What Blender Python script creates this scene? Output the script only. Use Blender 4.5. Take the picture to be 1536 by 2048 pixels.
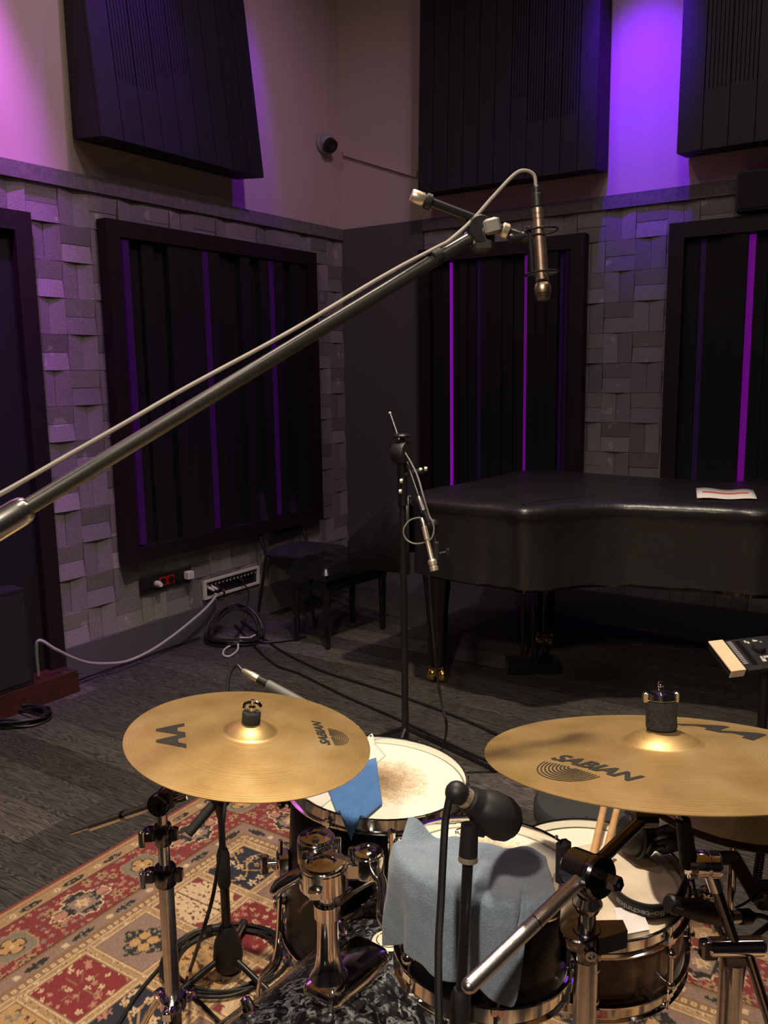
import bpy, math, random
import numpy as np
from mathutils import Vector, Matrix

# ------------------------------------------------------------------ reset
for o in list(bpy.data.objects):
    bpy.data.objects.remove(o)
SC = bpy.context.scene
COL = SC.collection
random.seed(11)
V = Vector

# ------------------------------------------------------------------ camera
F, PITCH, ROLL, H = 1700.0, math.radians(9.298), math.radians(0.897), 1.60
FW = V((0, math.cos(PITCH), -math.sin(PITCH)))
RT = V((1, 0, 0))
UP = RT.cross(FW)
CR = RT * math.cos(ROLL) - UP * math.sin(ROLL)
CU = RT * math.sin(ROLL) + UP * math.cos(ROLL)
EYE = V((0, 0, H))
cd = bpy.data.cameras.new('camera')
cd.sensor_fit = 'HORIZONTAL'
cd.sensor_width = 36
cd.lens = 36 * F / 1536
cd.clip_start = 0.02
cam = bpy.data.objects.new('camera', cd)
COL.objects.link(cam)
M = Matrix((CR, CU, -FW)).transposed().to_4x4()
M.translation = EYE
cam.matrix_world = M
SC.camera = cam

# ------------------------------------------------------------------ world, lights, exposure
w = bpy.data.worlds.new('world')
SC.world = w
w.use_nodes = True
w.node_tree.nodes['Background'].inputs[0].default_value = (0.35, 0.28, 0.40, 1)
w.node_tree.nodes['Background'].inputs[1].default_value = 0.004
SC.view_settings.view_transform = 'Standard'
SC.view_settings.look = 'None'
SC.view_settings.gamma = 1
SC.view_settings.exposure = 0.9
SC.view_settings.use_curve_mapping = False


def light(name, kind, loc, target, energy, color, size=0.1, angle=60, blend=0.5, size_y=None):
    d = bpy.data.lights.new(name, kind)
    d.energy = energy
    d.color = color
    if kind == 'SPOT':
        d.spot_size = math.radians(angle)
        d.spot_blend = blend
        d.shadow_soft_size = size
    elif kind == 'AREA':
        d.size = size
        if size_y:
            d.shape = 'RECTANGLE'
            d.size_y = size_y
    else:
        d.shadow_soft_size = size
    o = bpy.data.objects.new(name, d)
    COL.objects.link(o)
    o.location = loc
    o.rotation_euler = (V(target) - V(loc)).to_track_quat('-Z', 'Y').to_euler()
    return o


# wall frames used to place the lamps (measured from the photograph)
_LD, _RD, _CN = V((0.5668, 0.8239, 0)), V((-0.8377, 0.5462, 0)), V((-0.275, 6.392, 0))
_NL, _NR = V((0.8239, -0.5668, 0)), V((-0.5462, -0.8377, 0))
_lw = lambda s_, z_, d_: _CN + _LD * s_ + _NL * d_ + V((0, 0, z_))
_rw = lambda s_, z_, d_: _CN - _RD * s_ + _NR * d_ + V((0, 0, z_))
light('kit_spot', 'SPOT', (0.15, 2.15, 4.4), (0.16, 2.25, 0.6), 300, (1.0, 0.84, 0.64), 0.08, 92, 1.0)
light('front_spot', 'SPOT', (-0.7, -1.3, 3.5), (0.1, 1.4, 0.6), 190, (1.0, 0.84, 0.66), 0.10, 60, 0.9)
for (x_, y_, e_) in ((-1.7, 1.2, 4.2), (0.3, 0.5, 4.2), (1.9, 1.5, 4.2), (-0.9, 3.0, 6.0), (0.9, 3.0, 6.0), (0.2, -1.6, 4.2)):
    light('ceiling_downlight', 'AREA', (x_, y_, 4.66), (x_, y_, 0), e_, (1.0, 0.84, 0.74), 0.24)
light('warm_wash_left', 'SPOT', (0.6, 3.4, 4.5), (-1.2, 5.0, 2.4), 36, (0.90, 0.46, 1.0), 0.06, 95, 0.9)
light('purple_wash_right', 'SPOT', _rw(2.18, 4.55, 1.05), _rw(2.18, 3.12, 0.0), 300, (0.15, 0.0, 1.0), 0.04, 31, 1.0)
light('violet_spill_right', 'SPOT', _rw(2.0, 4.55, 0.9), _rw(1.9, 2.75, 0.0), 13, (0.26, 0.03, 1.0), 0.06, 56, 1.0)
light('purple_wash_left', 'SPOT', _lw(-1.95, 4.5, 0.55), _lw(-1.95, 2.9, 0.15), 55, (0.26, 0.0, 1.0), 0.05, 44, 0.9)
light('purple_edge_left', 'SPOT', _lw(-0.86, 4.5, 0.30), _lw(-0.95, 2.72, 0.0), 75, (0.26, 0.0, 1.0), 0.05, 24, 1.0)
light('pink_wash_left', 'SPOT', _lw(-3.22, 4.5, 0.8), _lw(-3.16, 3.05, 0.0), 255, (0.60, 0.10, 1.0), 0.05, 50, 0.6)

# ------------------------------------------------------------------ geometry helpers


def ray(x, y):
    return FW + CR * ((x - 768) / F) + CU * ((1024 - y) / F)


def P(x, y, z):
    """photo pixel at a depth along the optical axis -> world point"""
    return EYE + ray(x, y) * z


def onz(x, y, h=0.0):
    d = ray(x, y)
    return EYE + d * ((h - H) / d.z)


def onplane(x, y, p0, n):
    d = ray(x, y)
    return EYE + d * ((p0 - EYE).dot(n) / d.dot(n))


def zat(base, y):
    """height at which the vertical through base crosses image row y"""
    lo, hi = -0.5, 2.0
    for _ in range(40):
        md_ = (lo + hi) / 2
        d = base + V((0, 0, 1)) * (md_ - base.z) - EYE
        if 1024 - F * d.dot(CU) / d.dot(FW) > y:
            lo = md_
        else:
            hi = md_
    return (lo + hi) / 2


MW = {}          # world matrix of every object built here


def lerp(a, b, t):
    return a + (b - a) * t


def smooth_path(pts, n=8, closed=False):
    """Catmull-Rom through points"""
    pts = [V(p) for p in pts]
    if len(pts) < 3:
        return pts
    out = []
    m = len(pts)
    rng = range(m if closed else m - 1)
    for i in rng:
        if closed:
            a, b, c, d = pts[i - 1], pts[i], pts[(i + 1) % m], pts[(i + 2) % m]
        else:
            a = pts[max(i - 1, 0)]
            b = pts[i]
            c = pts[i + 1]
            d = pts[min(i + 2, m - 1)]
        for k in range(n):
            t = k / n
            out.append(0.5 * ((2 * b) + (c - a) * t + (2 * a - 5 * b + 4 * c - d) * t * t + (3 * b - a - 3 * c + d) * t ** 3))
    if not closed:
        out.append(pts[-1])
    return out


class MB:
    def __init__(s):
        s.v, s.f = [], []

    def add(s, vs, fs):
        b = len(s.v)
        s.v += [V(v) for v in vs]
        s.f += [tuple(b + i for i in f) for f in fs]
        return s

    def box(s, c, half, ax=None):
        c = V(c)
        ax = ax or (V((1, 0, 0)), V((0, 1, 0)), V((0, 0, 1)))
        vs = []
        for k in (-1, 1):
            for j in (-1, 1):
                for i in (-1, 1):
                    vs.append(c + ax[0] * half[0] * i + ax[1] * half[1] * j + ax[2] * half[2] * k)
        return s.add(vs, [(0, 2, 3, 1), (4, 5, 7, 6), (0, 1, 5, 4), (2, 6, 7, 3), (0, 4, 6, 2), (1, 3, 7, 5)])

    def rbox(s, c, half, ax=None, b=0.004):
        """box with bevelled edges (chamfer)"""
        c = V(c)
        ax = ax or (V((1, 0, 0)), V((0, 1, 0)), V((0, 0, 1)))
        b = min(b, min(half) * 0.6)
        rings = []
        for (dz, ins) in ((-half[2], b), (-half[2] + b, 0), (half[2] - b, 0), (half[2], b)):
            hx, hy = half[0] - ins, half[1] - ins
            cb = b
            ring = [(-hx + cb, -hy), (hx - cb, -hy), (hx, -hy + cb), (hx, hy - cb), (hx - cb, hy), (-hx + cb, hy), (-hx, hy - cb), (-hx, -hy + cb)]
            rings.append([c + ax[0] * p[0] + ax[1] * p[1] + ax[2] * dz for p in ring])
        return s.rings(rings, cap=True)

    def rings(s, rings, cap=False, closed=True, loop=False):
        n = len(rings[0])
        b = len(s.v)
        for r in rings:
            s.v += [V(p) for p in r]
        m = len(rings)
        for i in range(m if loop else m - 1):
            i2 = (i + 1) % m
            for j in range(n if closed else n - 1):
                j2 = (j + 1) % n
                s.f.append((b + i * n + j, b + i * n + j2, b + i2 * n + j2, b + i2 * n + j))
        if cap:
            s.f.append(tuple(b + j for j in reversed(range(n))))
            s.f.append(tuple(b + (m - 1) * n + j for j in range(n)))
        return s

    def tube(s, pts, r, seg=10, cap=True):
        pts = [V(p) for p in pts]
        rr = r if isinstance(r, (list, tuple)) else [r] * len(pts)
        rings = []
        nrm = None
        for i, p in enumerate(pts):
            t = (pts[min(i + 1, len(pts) - 1)] - pts[max(i - 1, 0)])
            if t.length < 1e-9:
                t = V((0, 0, 1))
            t.normalize()
            if nrm is None:
                a = V((0, 0, 1)) if abs(t.z) < 0.9 else V((1, 0, 0))
                nrm = t.cross(a).normalized()
            nrm = (nrm - t * nrm.dot(t))
            if nrm.length < 1e-6:
                nrm = t.orthogonal()
            nrm.normalize()
            bn = t.cross(nrm)
            rings.append([p + (nrm * math.cos(2 * math.pi * k / seg) + bn * math.sin(2 * math.pi * k / seg)) * rr[i] for k in range(seg)])
        return s.rings(rings, cap=cap)

    def cyl(s, a, b, r0, r1=None, seg=20):
        return s.tube([a, b], [r0, r0 if r1 is None else r1], seg)

    def lathe(s, prof, c, axis, seg=32, cap=False, ref=None):
        """prof: (radius, height) along axis"""
        axis = V(axis).normalized()
        u = (V(ref) if ref else axis.orthogonal())
        u = (u - axis * u.dot(axis)).normalized()
        v = axis.cross(u)
        c = V(c)
        rings = []
        for (r, h) in prof:
            r = max(r, 1e-5)
            rings.append([c + axis * h + (u * math.cos(2 * math.pi * k / seg) + v * math.sin(2 * math.pi * k / seg)) * r for k in range(seg)])
        return s.rings(rings, cap=cap)

    def sphere(s, c, r, seg=16, sc=(1, 1, 1)):
        c = V(c)
        rings = []
        n = max(seg // 2, 5)
        for i in range(n + 1):
            a = math.pi * i / n
            rr = max(math.sin(a), 1e-4)
            rings.append([c + V((math.cos(2 * math.pi * k / seg) * rr * r * sc[0], math.sin(2 * math.pi * k / seg) * rr * r * sc[1], -math.cos(a) * r * sc[2])) for k in range(seg)])
        return s.rings(rings, cap=True)

    def torus(s, c, axis, R, r, seg=32, rs=8, a0=0.0, a1=2 * math.pi, ref=None):
        axis = V(axis).normalized()
        u = (V(ref) if ref else axis.orthogonal())
        u = (u - axis * u.dot(axis)).normalized()
        v = axis.cross(u)
        c = V(c)
        full = abs(a1 - a0 - 2 * math.pi) < 1e-6
        rings = []
        for i in range(seg if full else seg + 1):
            a = a0 + (a1 - a0) * i / seg
            d = u * math.cos(a) + v * math.sin(a)
            rings.append([c + d * (R + r * math.cos(2 * math.pi * k / rs)) + axis * (r * math.sin(2 * math.pi * k / rs)) for k in range(rs)])
        return s.rings(rings, cap=not full, loop=full)

    def prism(s, poly, ext):
        """poly: list of world points (planar), ext: vector"""
        n = len(poly)
        ext = V(ext)
        vs = [V(p) for p in poly] + [V(p) + ext for p in poly]
        fs = [tuple(reversed(range(n))), tuple(range(n, 2 * n))]
        fs += [(i, (i + 1) % n, n + (i + 1) % n, n + i) for i in range(n)]
        return s.add(vs, fs)

    def mesh(s, name, inv=None):
        me = bpy.data.meshes.new(name)
        vs = [inv @ v for v in s.v] if inv is not None else s.v
        me.from_pydata([tuple(v) for v in vs], [], s.f)
        me.update()
        return me

    def build(s, name, mat, parent=None, smooth=True, local=False, angle=40):
        if parent is not None:
            mw = MW[parent]
        else:
            # origin at the base of the mesh
            lo = [min(v[i] for v in s.v) for i in range(3)]
            hi = [max(v[i] for v in s.v) for i in range(3)]
            mw = Matrix.Translation(((lo[0] + hi[0]) / 2, (lo[1] + hi[1]) / 2, lo[2]))
        me = s.mesh(name, None if local else mw.inverted())
        o = bpy.data.objects.new(name, me)
        COL.objects.link(o)
        me.materials.append(mat)
        fix_normals(me)
        if smooth:
            me.shade_smooth()
            try:
                me.set_sharp_from_angle(angle=math.radians(angle))
            except Exception:
                pass
        if parent is not None:
            o.parent = parent
        else:
            o.matrix_world = mw
        MW[o] = mw
        return o


def fix_normals(me):
    import bmesh
    bm = bmesh.new()
    bm.from_mesh(me)
    bmesh.ops.recalc_face_normals(bm, faces=bm.faces)
    bm.to_mesh(me)
    bm.free()


def thing(name, label, cat, loc=(0, 0, 0), group=None, mat=None):
    o = bpy.data.objects.new(name, None)
    COL.objects.link(o)
    m = mat if mat is not None else Matrix.Translation(V(loc))
    o.matrix_world = m
    o.empty_display_size = 0.05
    MW[o] = m.copy()
    tag(o, label, cat, group)
    return o


def tag(o, label, cat, group=None):
    o['label'] = label
    o['category'] = cat
    if group:
        o['group'] = group
    return o


def struct(o):
    o['kind'] = 'structure'
    return o


def frame(origin, zaxis, xref=(1, 0, 0)):
    z = V(zaxis).normalized()
    x = V(xref)
    x = (x - z * x.dot(z)).normalized()
    y = z.cross(x)
    m = Matrix((x, y, z)).transposed().to_4x4()
    m.translation = V(origin)
    return m


# ------------------------------------------------------------------ materials
def sr(r, g, b):
    f = lambda c: ((c / 255) / 12.92) if c / 255 <= 0.04045 else (((c / 255) + 0.055) / 1.055) ** 2.4
    return (f(r), f(g), f(b), 1)


def mat(name, col, rough=0.5, metal=0.0, noise=None, bump=None, var=0.0, spec=0.5, coat=0.0, sheen=0.0, emit=None, estr=1.0, ani=0.0):
    """noise=(scale, amount, detail) darkens/lightens colour; bump=(scale, strength, distance)"""
    m = bpy.data.materials.new(name)
    m.use_nodes = True
    nt = m.node_tree
    b = nt.nodes['Principled BSDF']
    c = col if len(col) == 4 else (*col, 1)
    b.inputs['Base Color'].default_value = c
    b.inputs['Roughness'].default_value = rough
    b.inputs['Metallic'].default_value = metal
    b.inputs['Specular IOR Level'].default_value = spec
    b.inputs['Coat Weight'].default_value = coat
    b.inputs['Sheen Weight'].default_value = sheen
    if ani:
        b.inputs['Anisotropic'].default_value = ani
    if emit:
        b.inputs['Emission Color'].default_value = emit
        b.inputs['Emission Strength'].default_value = estr
    tc = nt.nodes.new('ShaderNodeTexCoord')
    last = None
    if noise:
        n = nt.nodes.new('ShaderNodeTexNoise')
        n.inputs['Scale'].default_value = noise[0]
        n.inputs['Detail'].default_value = noise[2] if len(noise) > 2 else 4
        nt.links.new(tc.outputs['Object'], n.inputs['Vector'])
        mr = nt.nodes.new('ShaderNodeMapRange')
        mr.inputs[1].default_value = 0.25
        mr.inputs[2].default_value = 0.75
        mr.inputs[3].default_value = 1 - noise[1]
        mr.inputs[4].default_value = 1 + noise[1]
        nt.links.new(n.outputs['Fac'], mr.inputs[0])
        last = mr.outputs[0]
    if var:
        oi = nt.nodes.new('ShaderNodeObjectInfo')
        mr2 = nt.nodes.new('ShaderNodeMapRange')
        mr2.inputs[3].default_value = 1 - var
        mr2.inputs[4].default_value = 1 + var
        nt.links.new(oi.outputs['Random'], mr2.inputs[0])
        if last:
            mm = nt.nodes.new('ShaderNodeMath')
            mm.operation = 'MULTIPLY'
            nt.links.new(last, mm.inputs[0])
            nt.links.new(mr2.outputs[0], mm.inputs[1])
            last = mm.outputs[0]
        else:
            last = mr2.outputs[0]
    if last:
        vm = nt.nodes.new('ShaderNodeVectorMath')
        vm.operation = 'SCALE'
        vm.inputs[0].default_value = c[:3]
        nt.links.new(last, vm.inputs['Scale'])
        nt.links.new(vm.outputs[0], b.inputs['Base Color'])
    if bump:
        n = nt.nodes.new('ShaderNodeTexNoise')
        n.inputs['Scale'].default_value = bump[0]
        n.inputs['Detail'].default_value = 4
        nt.links.new(tc.outputs['Object'], n.inputs['Vector'])
        bp = nt.nodes.new('ShaderNodeBump')
        bp.inputs['Strength'].default_value = bump[1]
        bp.inputs['Distance'].default_value = bump[2]
        nt.links.new(n.outputs['Fac'], bp.inputs['Height'])
        nt.links.new(bp.outputs[0], b.inputs['Normal'])
    return m


class N:
    """small node-graph helper"""

    def __init__(s, name):
        s.m = bpy.data.materials.new(name)
        s.m.use_nodes = True
        s.t = s.m.node_tree
        s.b = s.t.nodes['Principled BSDF']

    def new(s, kind, **kw):
        n = s.t.nodes.new(kind)
        for k, val in kw.items():
            setattr(n, k, val)
        return n

    def link(s, a, b):
        s.t.links.new(a, b)

    def math(s, op, a, b=None, clamp=False):
        n = s.new('ShaderNodeMath', operation=op, use_clamp=clamp)
        for i, x in enumerate((a, b)):
            if x is None:
                continue
            if isinstance(x, (int, float)):
                n.inputs[i].default_value = x
            else:
                s.link(x, n.inputs[i])
        return n.outputs[0]

    def ramp(s, fac, stops):
        n = s.new('ShaderNodeValToRGB')
        e = n.color_ramp.elements
        while len(e) < len(stops):
            e.new(0.5)
        for i, (p, c) in enumerate(stops):
            e[i].position = p
            e[i].color = c
        s.link(fac, n.inputs[0])
        return n.outputs[0]

    def mix(s, fac, a, b, mode='MIX'):
        n = s.new('ShaderNodeMix', data_type='RGBA', blend_type=mode)
        for i, x in ((0, fac), (6, a), (7, b)):
            if isinstance(x, (int, float, tuple)):
                n.inputs[i].default_value = x
            else:
                s.link(x, n.inputs[i])
        return n.outputs[2]


CHROME = mat('chrome', (0.78, 0.76, 0.74), 0.10, 1.0)
STEEL = mat('brushed_steel', (0.62, 0.60, 0.58), 0.28, 1.0, noise=(60, 0.1))
NICKEL = mat('black_nickel', (0.16, 0.15, 0.16), 0.16, 1.0)
SATIN = mat('satin_nickel', (0.72, 0.62, 0.47), 0.36, 0.75)
DULLGOLD = mat('champagne_metal', (0.60, 0.46, 0.31), 0.36, 1.0)
BRASSC = mat('polished_brass', (0.80, 0.55, 0.16), 0.18, 1.0)
BLKM = mat('black_painted_metal', (0.012, 0.012, 0.013), 0.34)
GUNM = mat('satin_gunmetal', (0.17, 0.165, 0.15), 0.34, 0.85, noise=(40, 0.08))
BLKP = mat('black_plastic', (0.014, 0.014, 0.015), 0.5, bump=(180, 0.15, 0.001))
BLKG = mat('black_gloss', (0.006, 0.006, 0.007), 0.12, coat=0.5)
RUBBER = mat('black_rubber', (0.012, 0.012, 0.012), 0.75)
CABLE = mat('black_cable', (0.010, 0.010, 0.010), 0.45)
GCABLE = mat('grey_cable', (0.42, 0.40, 0.38), 0.55)
WCABLE = mat('dim_white_cable', (0.55, 0.53, 0.50), 0.55)
FOAM = mat('charcoal_felt', (0.03, 0.031, 0.032), 0.95, noise=(220, 0.5), bump=(300, 0.9, 0.003))
PLASTER = mat('plaster_paint', (0.56, 0.45, 0.38), 0.9, noise=(1.3, 0.05), bump=(60, 0.06, 0.002))
GREYP = mat('grey_paint', (0.095, 0.088, 0.095), 0.85, noise=(2.0, 0.06), bump=(80, 0.08, 0.002))
DARKWOOD = mat('dark_mahogany', (0.011, 0.004, 0.004), 0.6, noise=(14, 0.3), bump=(40, 0.1, 0.002))
SLAT = mat('black_slat', (0.003, 0.003, 0.0035), 0.8, noise=(20, 0.2))
BAFFLE = mat('baffle_board', (0.008, 0.0075, 0.009), 0.6, noise=(9, 0.15), var=0.1)
BAFFSIDE = mat('baffle_side', (0.008, 0.0075, 0.009), 0.7, noise=(9, 0.15))
WHITEP = mat('white_plastic', (0.72, 0.68, 0.66), 0.5, noise=(30, 0.04))
REDP = mat('red_plastic', (0.55, 0.02, 0.015), 0.4, noise=(30, 0.06))
PAPER = mat('paper', (0.85, 0.80, 0.78), 0.9, noise=(20, 0.03))
TAPE = mat('cream_masking_tape', (0.80, 0.62, 0.40), 0.85, noise=(60, 0.05), bump=(150, 0.3, 0.001))
WTAPE = mat('white_tape', (0.80, 0.76, 0.68), 0.8, noise=(60, 0.05), bump=(150, 0.3, 0.001))
PCOVER = mat('piano_cover_fabric', (0.014, 0.0125, 0.0130), 0.36, spec=0.7, noise=(5, 0.2), bump=(7, 0.5, 0.02))
VINYL = mat('black_leatherette', (0.010, 0.010, 0.010), 0.25, bump=(90, 0.25, 0.002))
CHAIRF = mat('chair_upholstery', (0.014, 0.014, 0.016), 0.85, noise=(120, 0.3), bump=(160, 0.4, 0.002))
BSHELL = mat('black_lacquer', (0.004, 0.004, 0.0045), 0.32, spec=0.25)
MUSLIN = mat('cream_muslin', (0.78, 0.66, 0.50), 0.95, noise=(30, 0.06), bump=(14, 0.35, 0.01))
STICK = mat('hickory', (0.62, 0.36, 0.16), 0.5, noise=(25, 0.2), bump=(40, 0.2, 0.001))
INK = mat('black_print', (0.018, 0.016, 0.012), 0.6, noise=(120, 0.35))
GREYINK = mat('grey_print', (0.34, 0.34, 0.33), 0.6, noise=(120, 0.1))
WINK = mat('white_print', (0.55, 0.53, 0.52), 0.6, noise=(120, 0.1))
REDINK = mat('red_print', (0.75, 0.16, 0.12), 0.7, noise=(120, 0.1))


def stone_mat():
    n = N('split_stone')
    tc = n.new('ShaderNodeTexCoord')
    oi = n.new('ShaderNodeObjectInfo')
    off = n.new('ShaderNodeVectorMath', operation='SCALE')
    n.link(oi.outputs['Location'], off.inputs[0])
    off.inputs['Scale'].default_value = 3.1
    ad = n.new('ShaderNodeVectorMath', operation='ADD')
    n.link(tc.outputs['Object'], ad.inputs[0])
    n.link(off.outputs[0], ad.inputs[1])
    t1 = n.new('ShaderNodeTexNoise')
    t1.inputs['Scale'].default_value = 190
    t1.inputs['Detail'].default_value = 5
    n.link(ad.outputs[0], t1.inputs['Vector'])
    t2 = n.new('ShaderNodeTexNoise')
    t2.inputs['Scale'].default_value = 9
    n.link(ad.outputs[0], t2.inputs['Vector'])
    base = n.ramp(oi.outputs['Random'], [(0.0, (0.21, 0.195, 0.185, 1)), (0.55, (0.27, 0.25, 0.235, 1)), (1.0, (0.34, 0.31, 0.29, 1))])
    g = n.ramp(t1.outputs['Fac'], [(0.3, (0.72, 0.72, 0.72, 1)), (0.7, (1.2, 1.2, 1.2, 1))])
    c = n.mix(1.0, base, g, 'MULTIPLY')
    chip = n.ramp(t2.outputs['Fac'], [(0.68, (0, 0, 0, 1)), (0.70, (1, 1, 1, 1))])
    c = n.mix(n.math('MULTIPLY', chip, 0.45), c, (0.55, 0.50, 0.48, 1))
    n.link(c, n.b.inputs['Base Color'])
    n.b.inputs['Roughness'].default_value = 0.9
    bp = n.new('ShaderNodeBump')
    bp.inputs['Strength'].default_value = 0.5
    bp.inputs['Distance'].default_value = 0.004
    n.link(t1.outputs['Fac'], bp.inputs['Height'])
    n.link(bp.outputs[0], n.b.inputs['Normal'])
    return n.m


def plank_mat():
    n = N('grey_oak_plank')
    tc = n.new('ShaderNodeTexCoord')
    oi = n.new('ShaderNodeObjectInfo')
    sc = n.new('ShaderNodeVectorMath', operation='SCALE')
    n.link(oi.outputs['Location'], sc.inputs[0])
    sc.inputs['Scale'].default_value = 5.7
    ad = n.new('ShaderNodeVectorMath', operation='ADD')
    n.link(tc.outputs['Object'], ad.inputs[0])
    n.link(sc.outputs[0], ad.inputs[1])
    mp = n.new('ShaderNodeMapping')
    mp.inputs['Scale'].default_value = (1.1, 14, 14)
    n.link(ad.outputs[0], mp.inputs['Vector'])
    wv = n.new('ShaderNodeTexNoise')
    wv.inputs['Scale'].default_value = 2.2
    wv.inputs['Detail'].default_value = 2
    wv.inputs['Distortion'].default_value = 0.6
    n.link(mp.outputs[0], wv.inputs['Vector'])
    # contour lines of stretched noise = cathedral grain
    ln = n.math('SINE', n.math('MULTIPLY', wv.outputs['Fac'], 95))
    mp2 = n.new('ShaderNodeMapping')
    mp2.inputs['Scale'].default_value = (3, 160, 160)
    n.link(ad.outputs[0], mp2.inputs['Vector'])
    fine = n.new('ShaderNodeTexNoise')
    fine.inputs['Scale'].default_value = 1.5
    n.link(mp2.outputs[0], fine.inputs['Vector'])
    grain = n.math('ADD', n.math('MULTIPLY', ln, 0.22), n.math('MULTIPLY', fine.outputs['Fac'], 0.9))
    base = n.ramp(oi.outputs['Random'], [(0.0, (0.046, 0.042, 0.038, 1)), (0.75, (0.062, 0.057, 0.051, 1)), (1.0, (0.098, 0.090, 0.082, 1))])
    g = n.ramp(grain, [(0.2, (0.45, 0.45, 0.45, 1)), (0.75, (1.75, 1.7, 1.65, 1))])
    n.link(n.mix(1.0, base, g, 'MULTIPLY'), n.b.inputs['Base Color'])
    n.b.inputs['Roughness'].default_value = 0.55
    n.b.inputs['Specular IOR Level'].default_value = 0.25
    bp = n.new('ShaderNodeBump')
    bp.inputs['Strength'].default_value = 0.25
    bp.inputs['Distance'].default_value = 0.002
    n.link(grain, bp.inputs['Height'])
    n.link(bp.outputs[0], n.b.inputs['Normal'])
    return n.m


def cymbal_mat(nm='cymbal_bronze', k=1.0, metal=0.72, rough=0.42):
    n = N(nm)
    tc = n.new('ShaderNodeTexCoord')
    sx = n.new('ShaderNodeSeparateXYZ')
    n.link(tc.outputs['Object'], sx.inputs[0])
    r = n.math('SQRT', n.math('ADD', n.math('MULTIPLY', sx.outputs[0], sx.outputs[0]), n.math('MULTIPLY', sx.outputs[1], sx.outputs[1])))
    # lathe rings: 1-D noise in radius
    cx = n.new('ShaderNodeCombineXYZ')
    n.link(n.math('MULTIPLY', r, 420), cx.inputs[0])
    t = n.new('ShaderNodeTexNoise')
    t.inputs['Scale'].default_value = 1.0
    t.inputs['Detail'].default_value = 3
    n.link(cx.outputs[0], t.inputs['Vector'])
    cl = n.new('ShaderNodeTexNoise')
    cl.inputs['Scale'].default_value = 11
    cl.inputs['Detail'].default_value = 5
    n.link(tc.outputs['Object'], cl.inputs['Vector'])
    c = n.ramp(cl.outputs['Fac'], [(0.3, (0.47 * k, 0.30 * k, 0.105 * k, 1)), (0.55, (0.60 * k, 0.40 * k, 0.16 * k, 1)), (0.75, (0.70 * k, 0.50 * k, 0.23 * k, 1))])
    g = n.ramp(t.outputs['Fac'], [(0.3, (0.86, 0.86, 0.86, 1)), (0.7, (1.1, 1.1, 1.1, 1))])
    n.link(n.mix(1.0, c, g, 'MULTIPLY'), n.b.inputs['Base Color'])
    n.b.inputs['Metallic'].default_value = metal
    n.b.inputs['Roughness'].default_value = rough
    bp = n.new('ShaderNodeBump')
    bp.inputs['Strength'].default_value = 0.35
    bp.inputs['Distance'].default_value = 0.0012
    n.link(t.outputs['Fac'], bp.inputs['Height'])
    n.link(bp.outputs[0], n.b.inputs['Normal'])
    return n.m


def head_mat(name, cx, cy, rad, seed):
    """coated drum head with a worn, dirty centre"""
    n = N(name)
    tc = n.new('ShaderNodeTexCoord')
    mp = n.new('ShaderNodeMapping')
    mp.inputs['Location'].default_value = (-cx, -cy, 0)
    n.link(tc.outputs['Object'], mp.inputs['Vector'])
    ln = n.new('ShaderNodeVectorMath', operation='LENGTH')
    n.link(mp.outputs[0], ln.inputs[0])
    t = n.new('ShaderNodeTexNoise')
    t.inputs['Scale'].default_value = 42
    t.inputs['Detail'].default_value = 6
    n.link(tc.outputs['Object'], t.inputs['Vector'])
    t2 = n.new('ShaderNodeTexNoise')
    t2.inputs['Scale'].default_value = 190
    t2.inputs['Detail'].default_value = 3
    n.link(tc.outputs['Object'], t2.inputs['Vector'])
    d = n.math('DIVIDE', ln.outputs['Value'], rad)
    k = n.math('ADD', d, n.math('MULTIPLY', n.math('SUBTRACT', t.outputs['Fac'], 0.5), 0.7))
    k = n.math('ADD', k, n.math('MULTIPLY', n.math('SUBTRACT', t2.outputs['Fac'], 0.5), 0.9))
    c = n.ramp(k, [(0.0, (0.24, 0.165, 0.085, 1)), (0.4, (0.46, 0.33, 0.19, 1)), (0.75, (0.74, 0.62, 0.44, 1)), (1.0, (0.90, 0.88, 0.72, 1))])
    n.link(c, n.b.inputs['Base Color'])
    n.b.inputs['Roughness'].default_value = 0.75
    return n.m


def pearl_mat():
    n = N('black_pearl_wrap')
    tc = n.new('ShaderNodeTexCoord')
    t0 = n.new('ShaderNodeTexNoise')
    t0.inputs['Scale'].default_value = 22
    n.link(tc.outputs['Object'], t0.inputs['Vector'])
    ad = n.mix(0.16, tc.outputs['Object'], t0.outputs['Color'], 'MIX')
    v = n.new('ShaderNodeTexVoronoi')
    v.inputs['Scale'].default_value = 75
    mp = n.new('ShaderNodeMapping')
    mp.inputs['Scale'].default_value = (1.0, 0.5, 1.0)
    mp.inputs['Rotation'].default_value = (0.4, 0.2, 0.7)
    n.link(ad, mp.inputs['Vector'])
    n.link(mp.outputs[0], v.inputs['Vector'])
    sx = n.new('ShaderNodeSeparateColor')
    n.link(v.outputs['Color'], sx.inputs[0])
    t = n.new('ShaderNodeTexNoise')
    t.inputs['Scale'].default_value = 60
    t.inputs['Detail'].default_value = 4
    t.inputs['Distortion'].default_value = 2.0
    n.link(tc.outputs['Object'], t.inputs['Vector'])
    k = n.math('MULTIPLY', sx.outputs[0], n.math('MULTIPLY', t.outputs['Fac'], 1.7))
    c = n.ramp(k, [(0.25, (0.006, 0.006, 0.007, 1)), (0.5, (0.03, 0.032, 0.035, 1)), (0.8, (0.17, 0.18, 0.185, 1)), (1.0, (0.34, 0.36, 0.36, 1))])
    n.link(c, n.b.inputs['Base Color'])
    n.b.inputs['Roughness'].default_value = 0.3
    n.b.inputs['Coat Weight'].default_value = 0.5
    n.b.inputs['Coat Roughness'].default_value = 0.08
    return n.m


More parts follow.
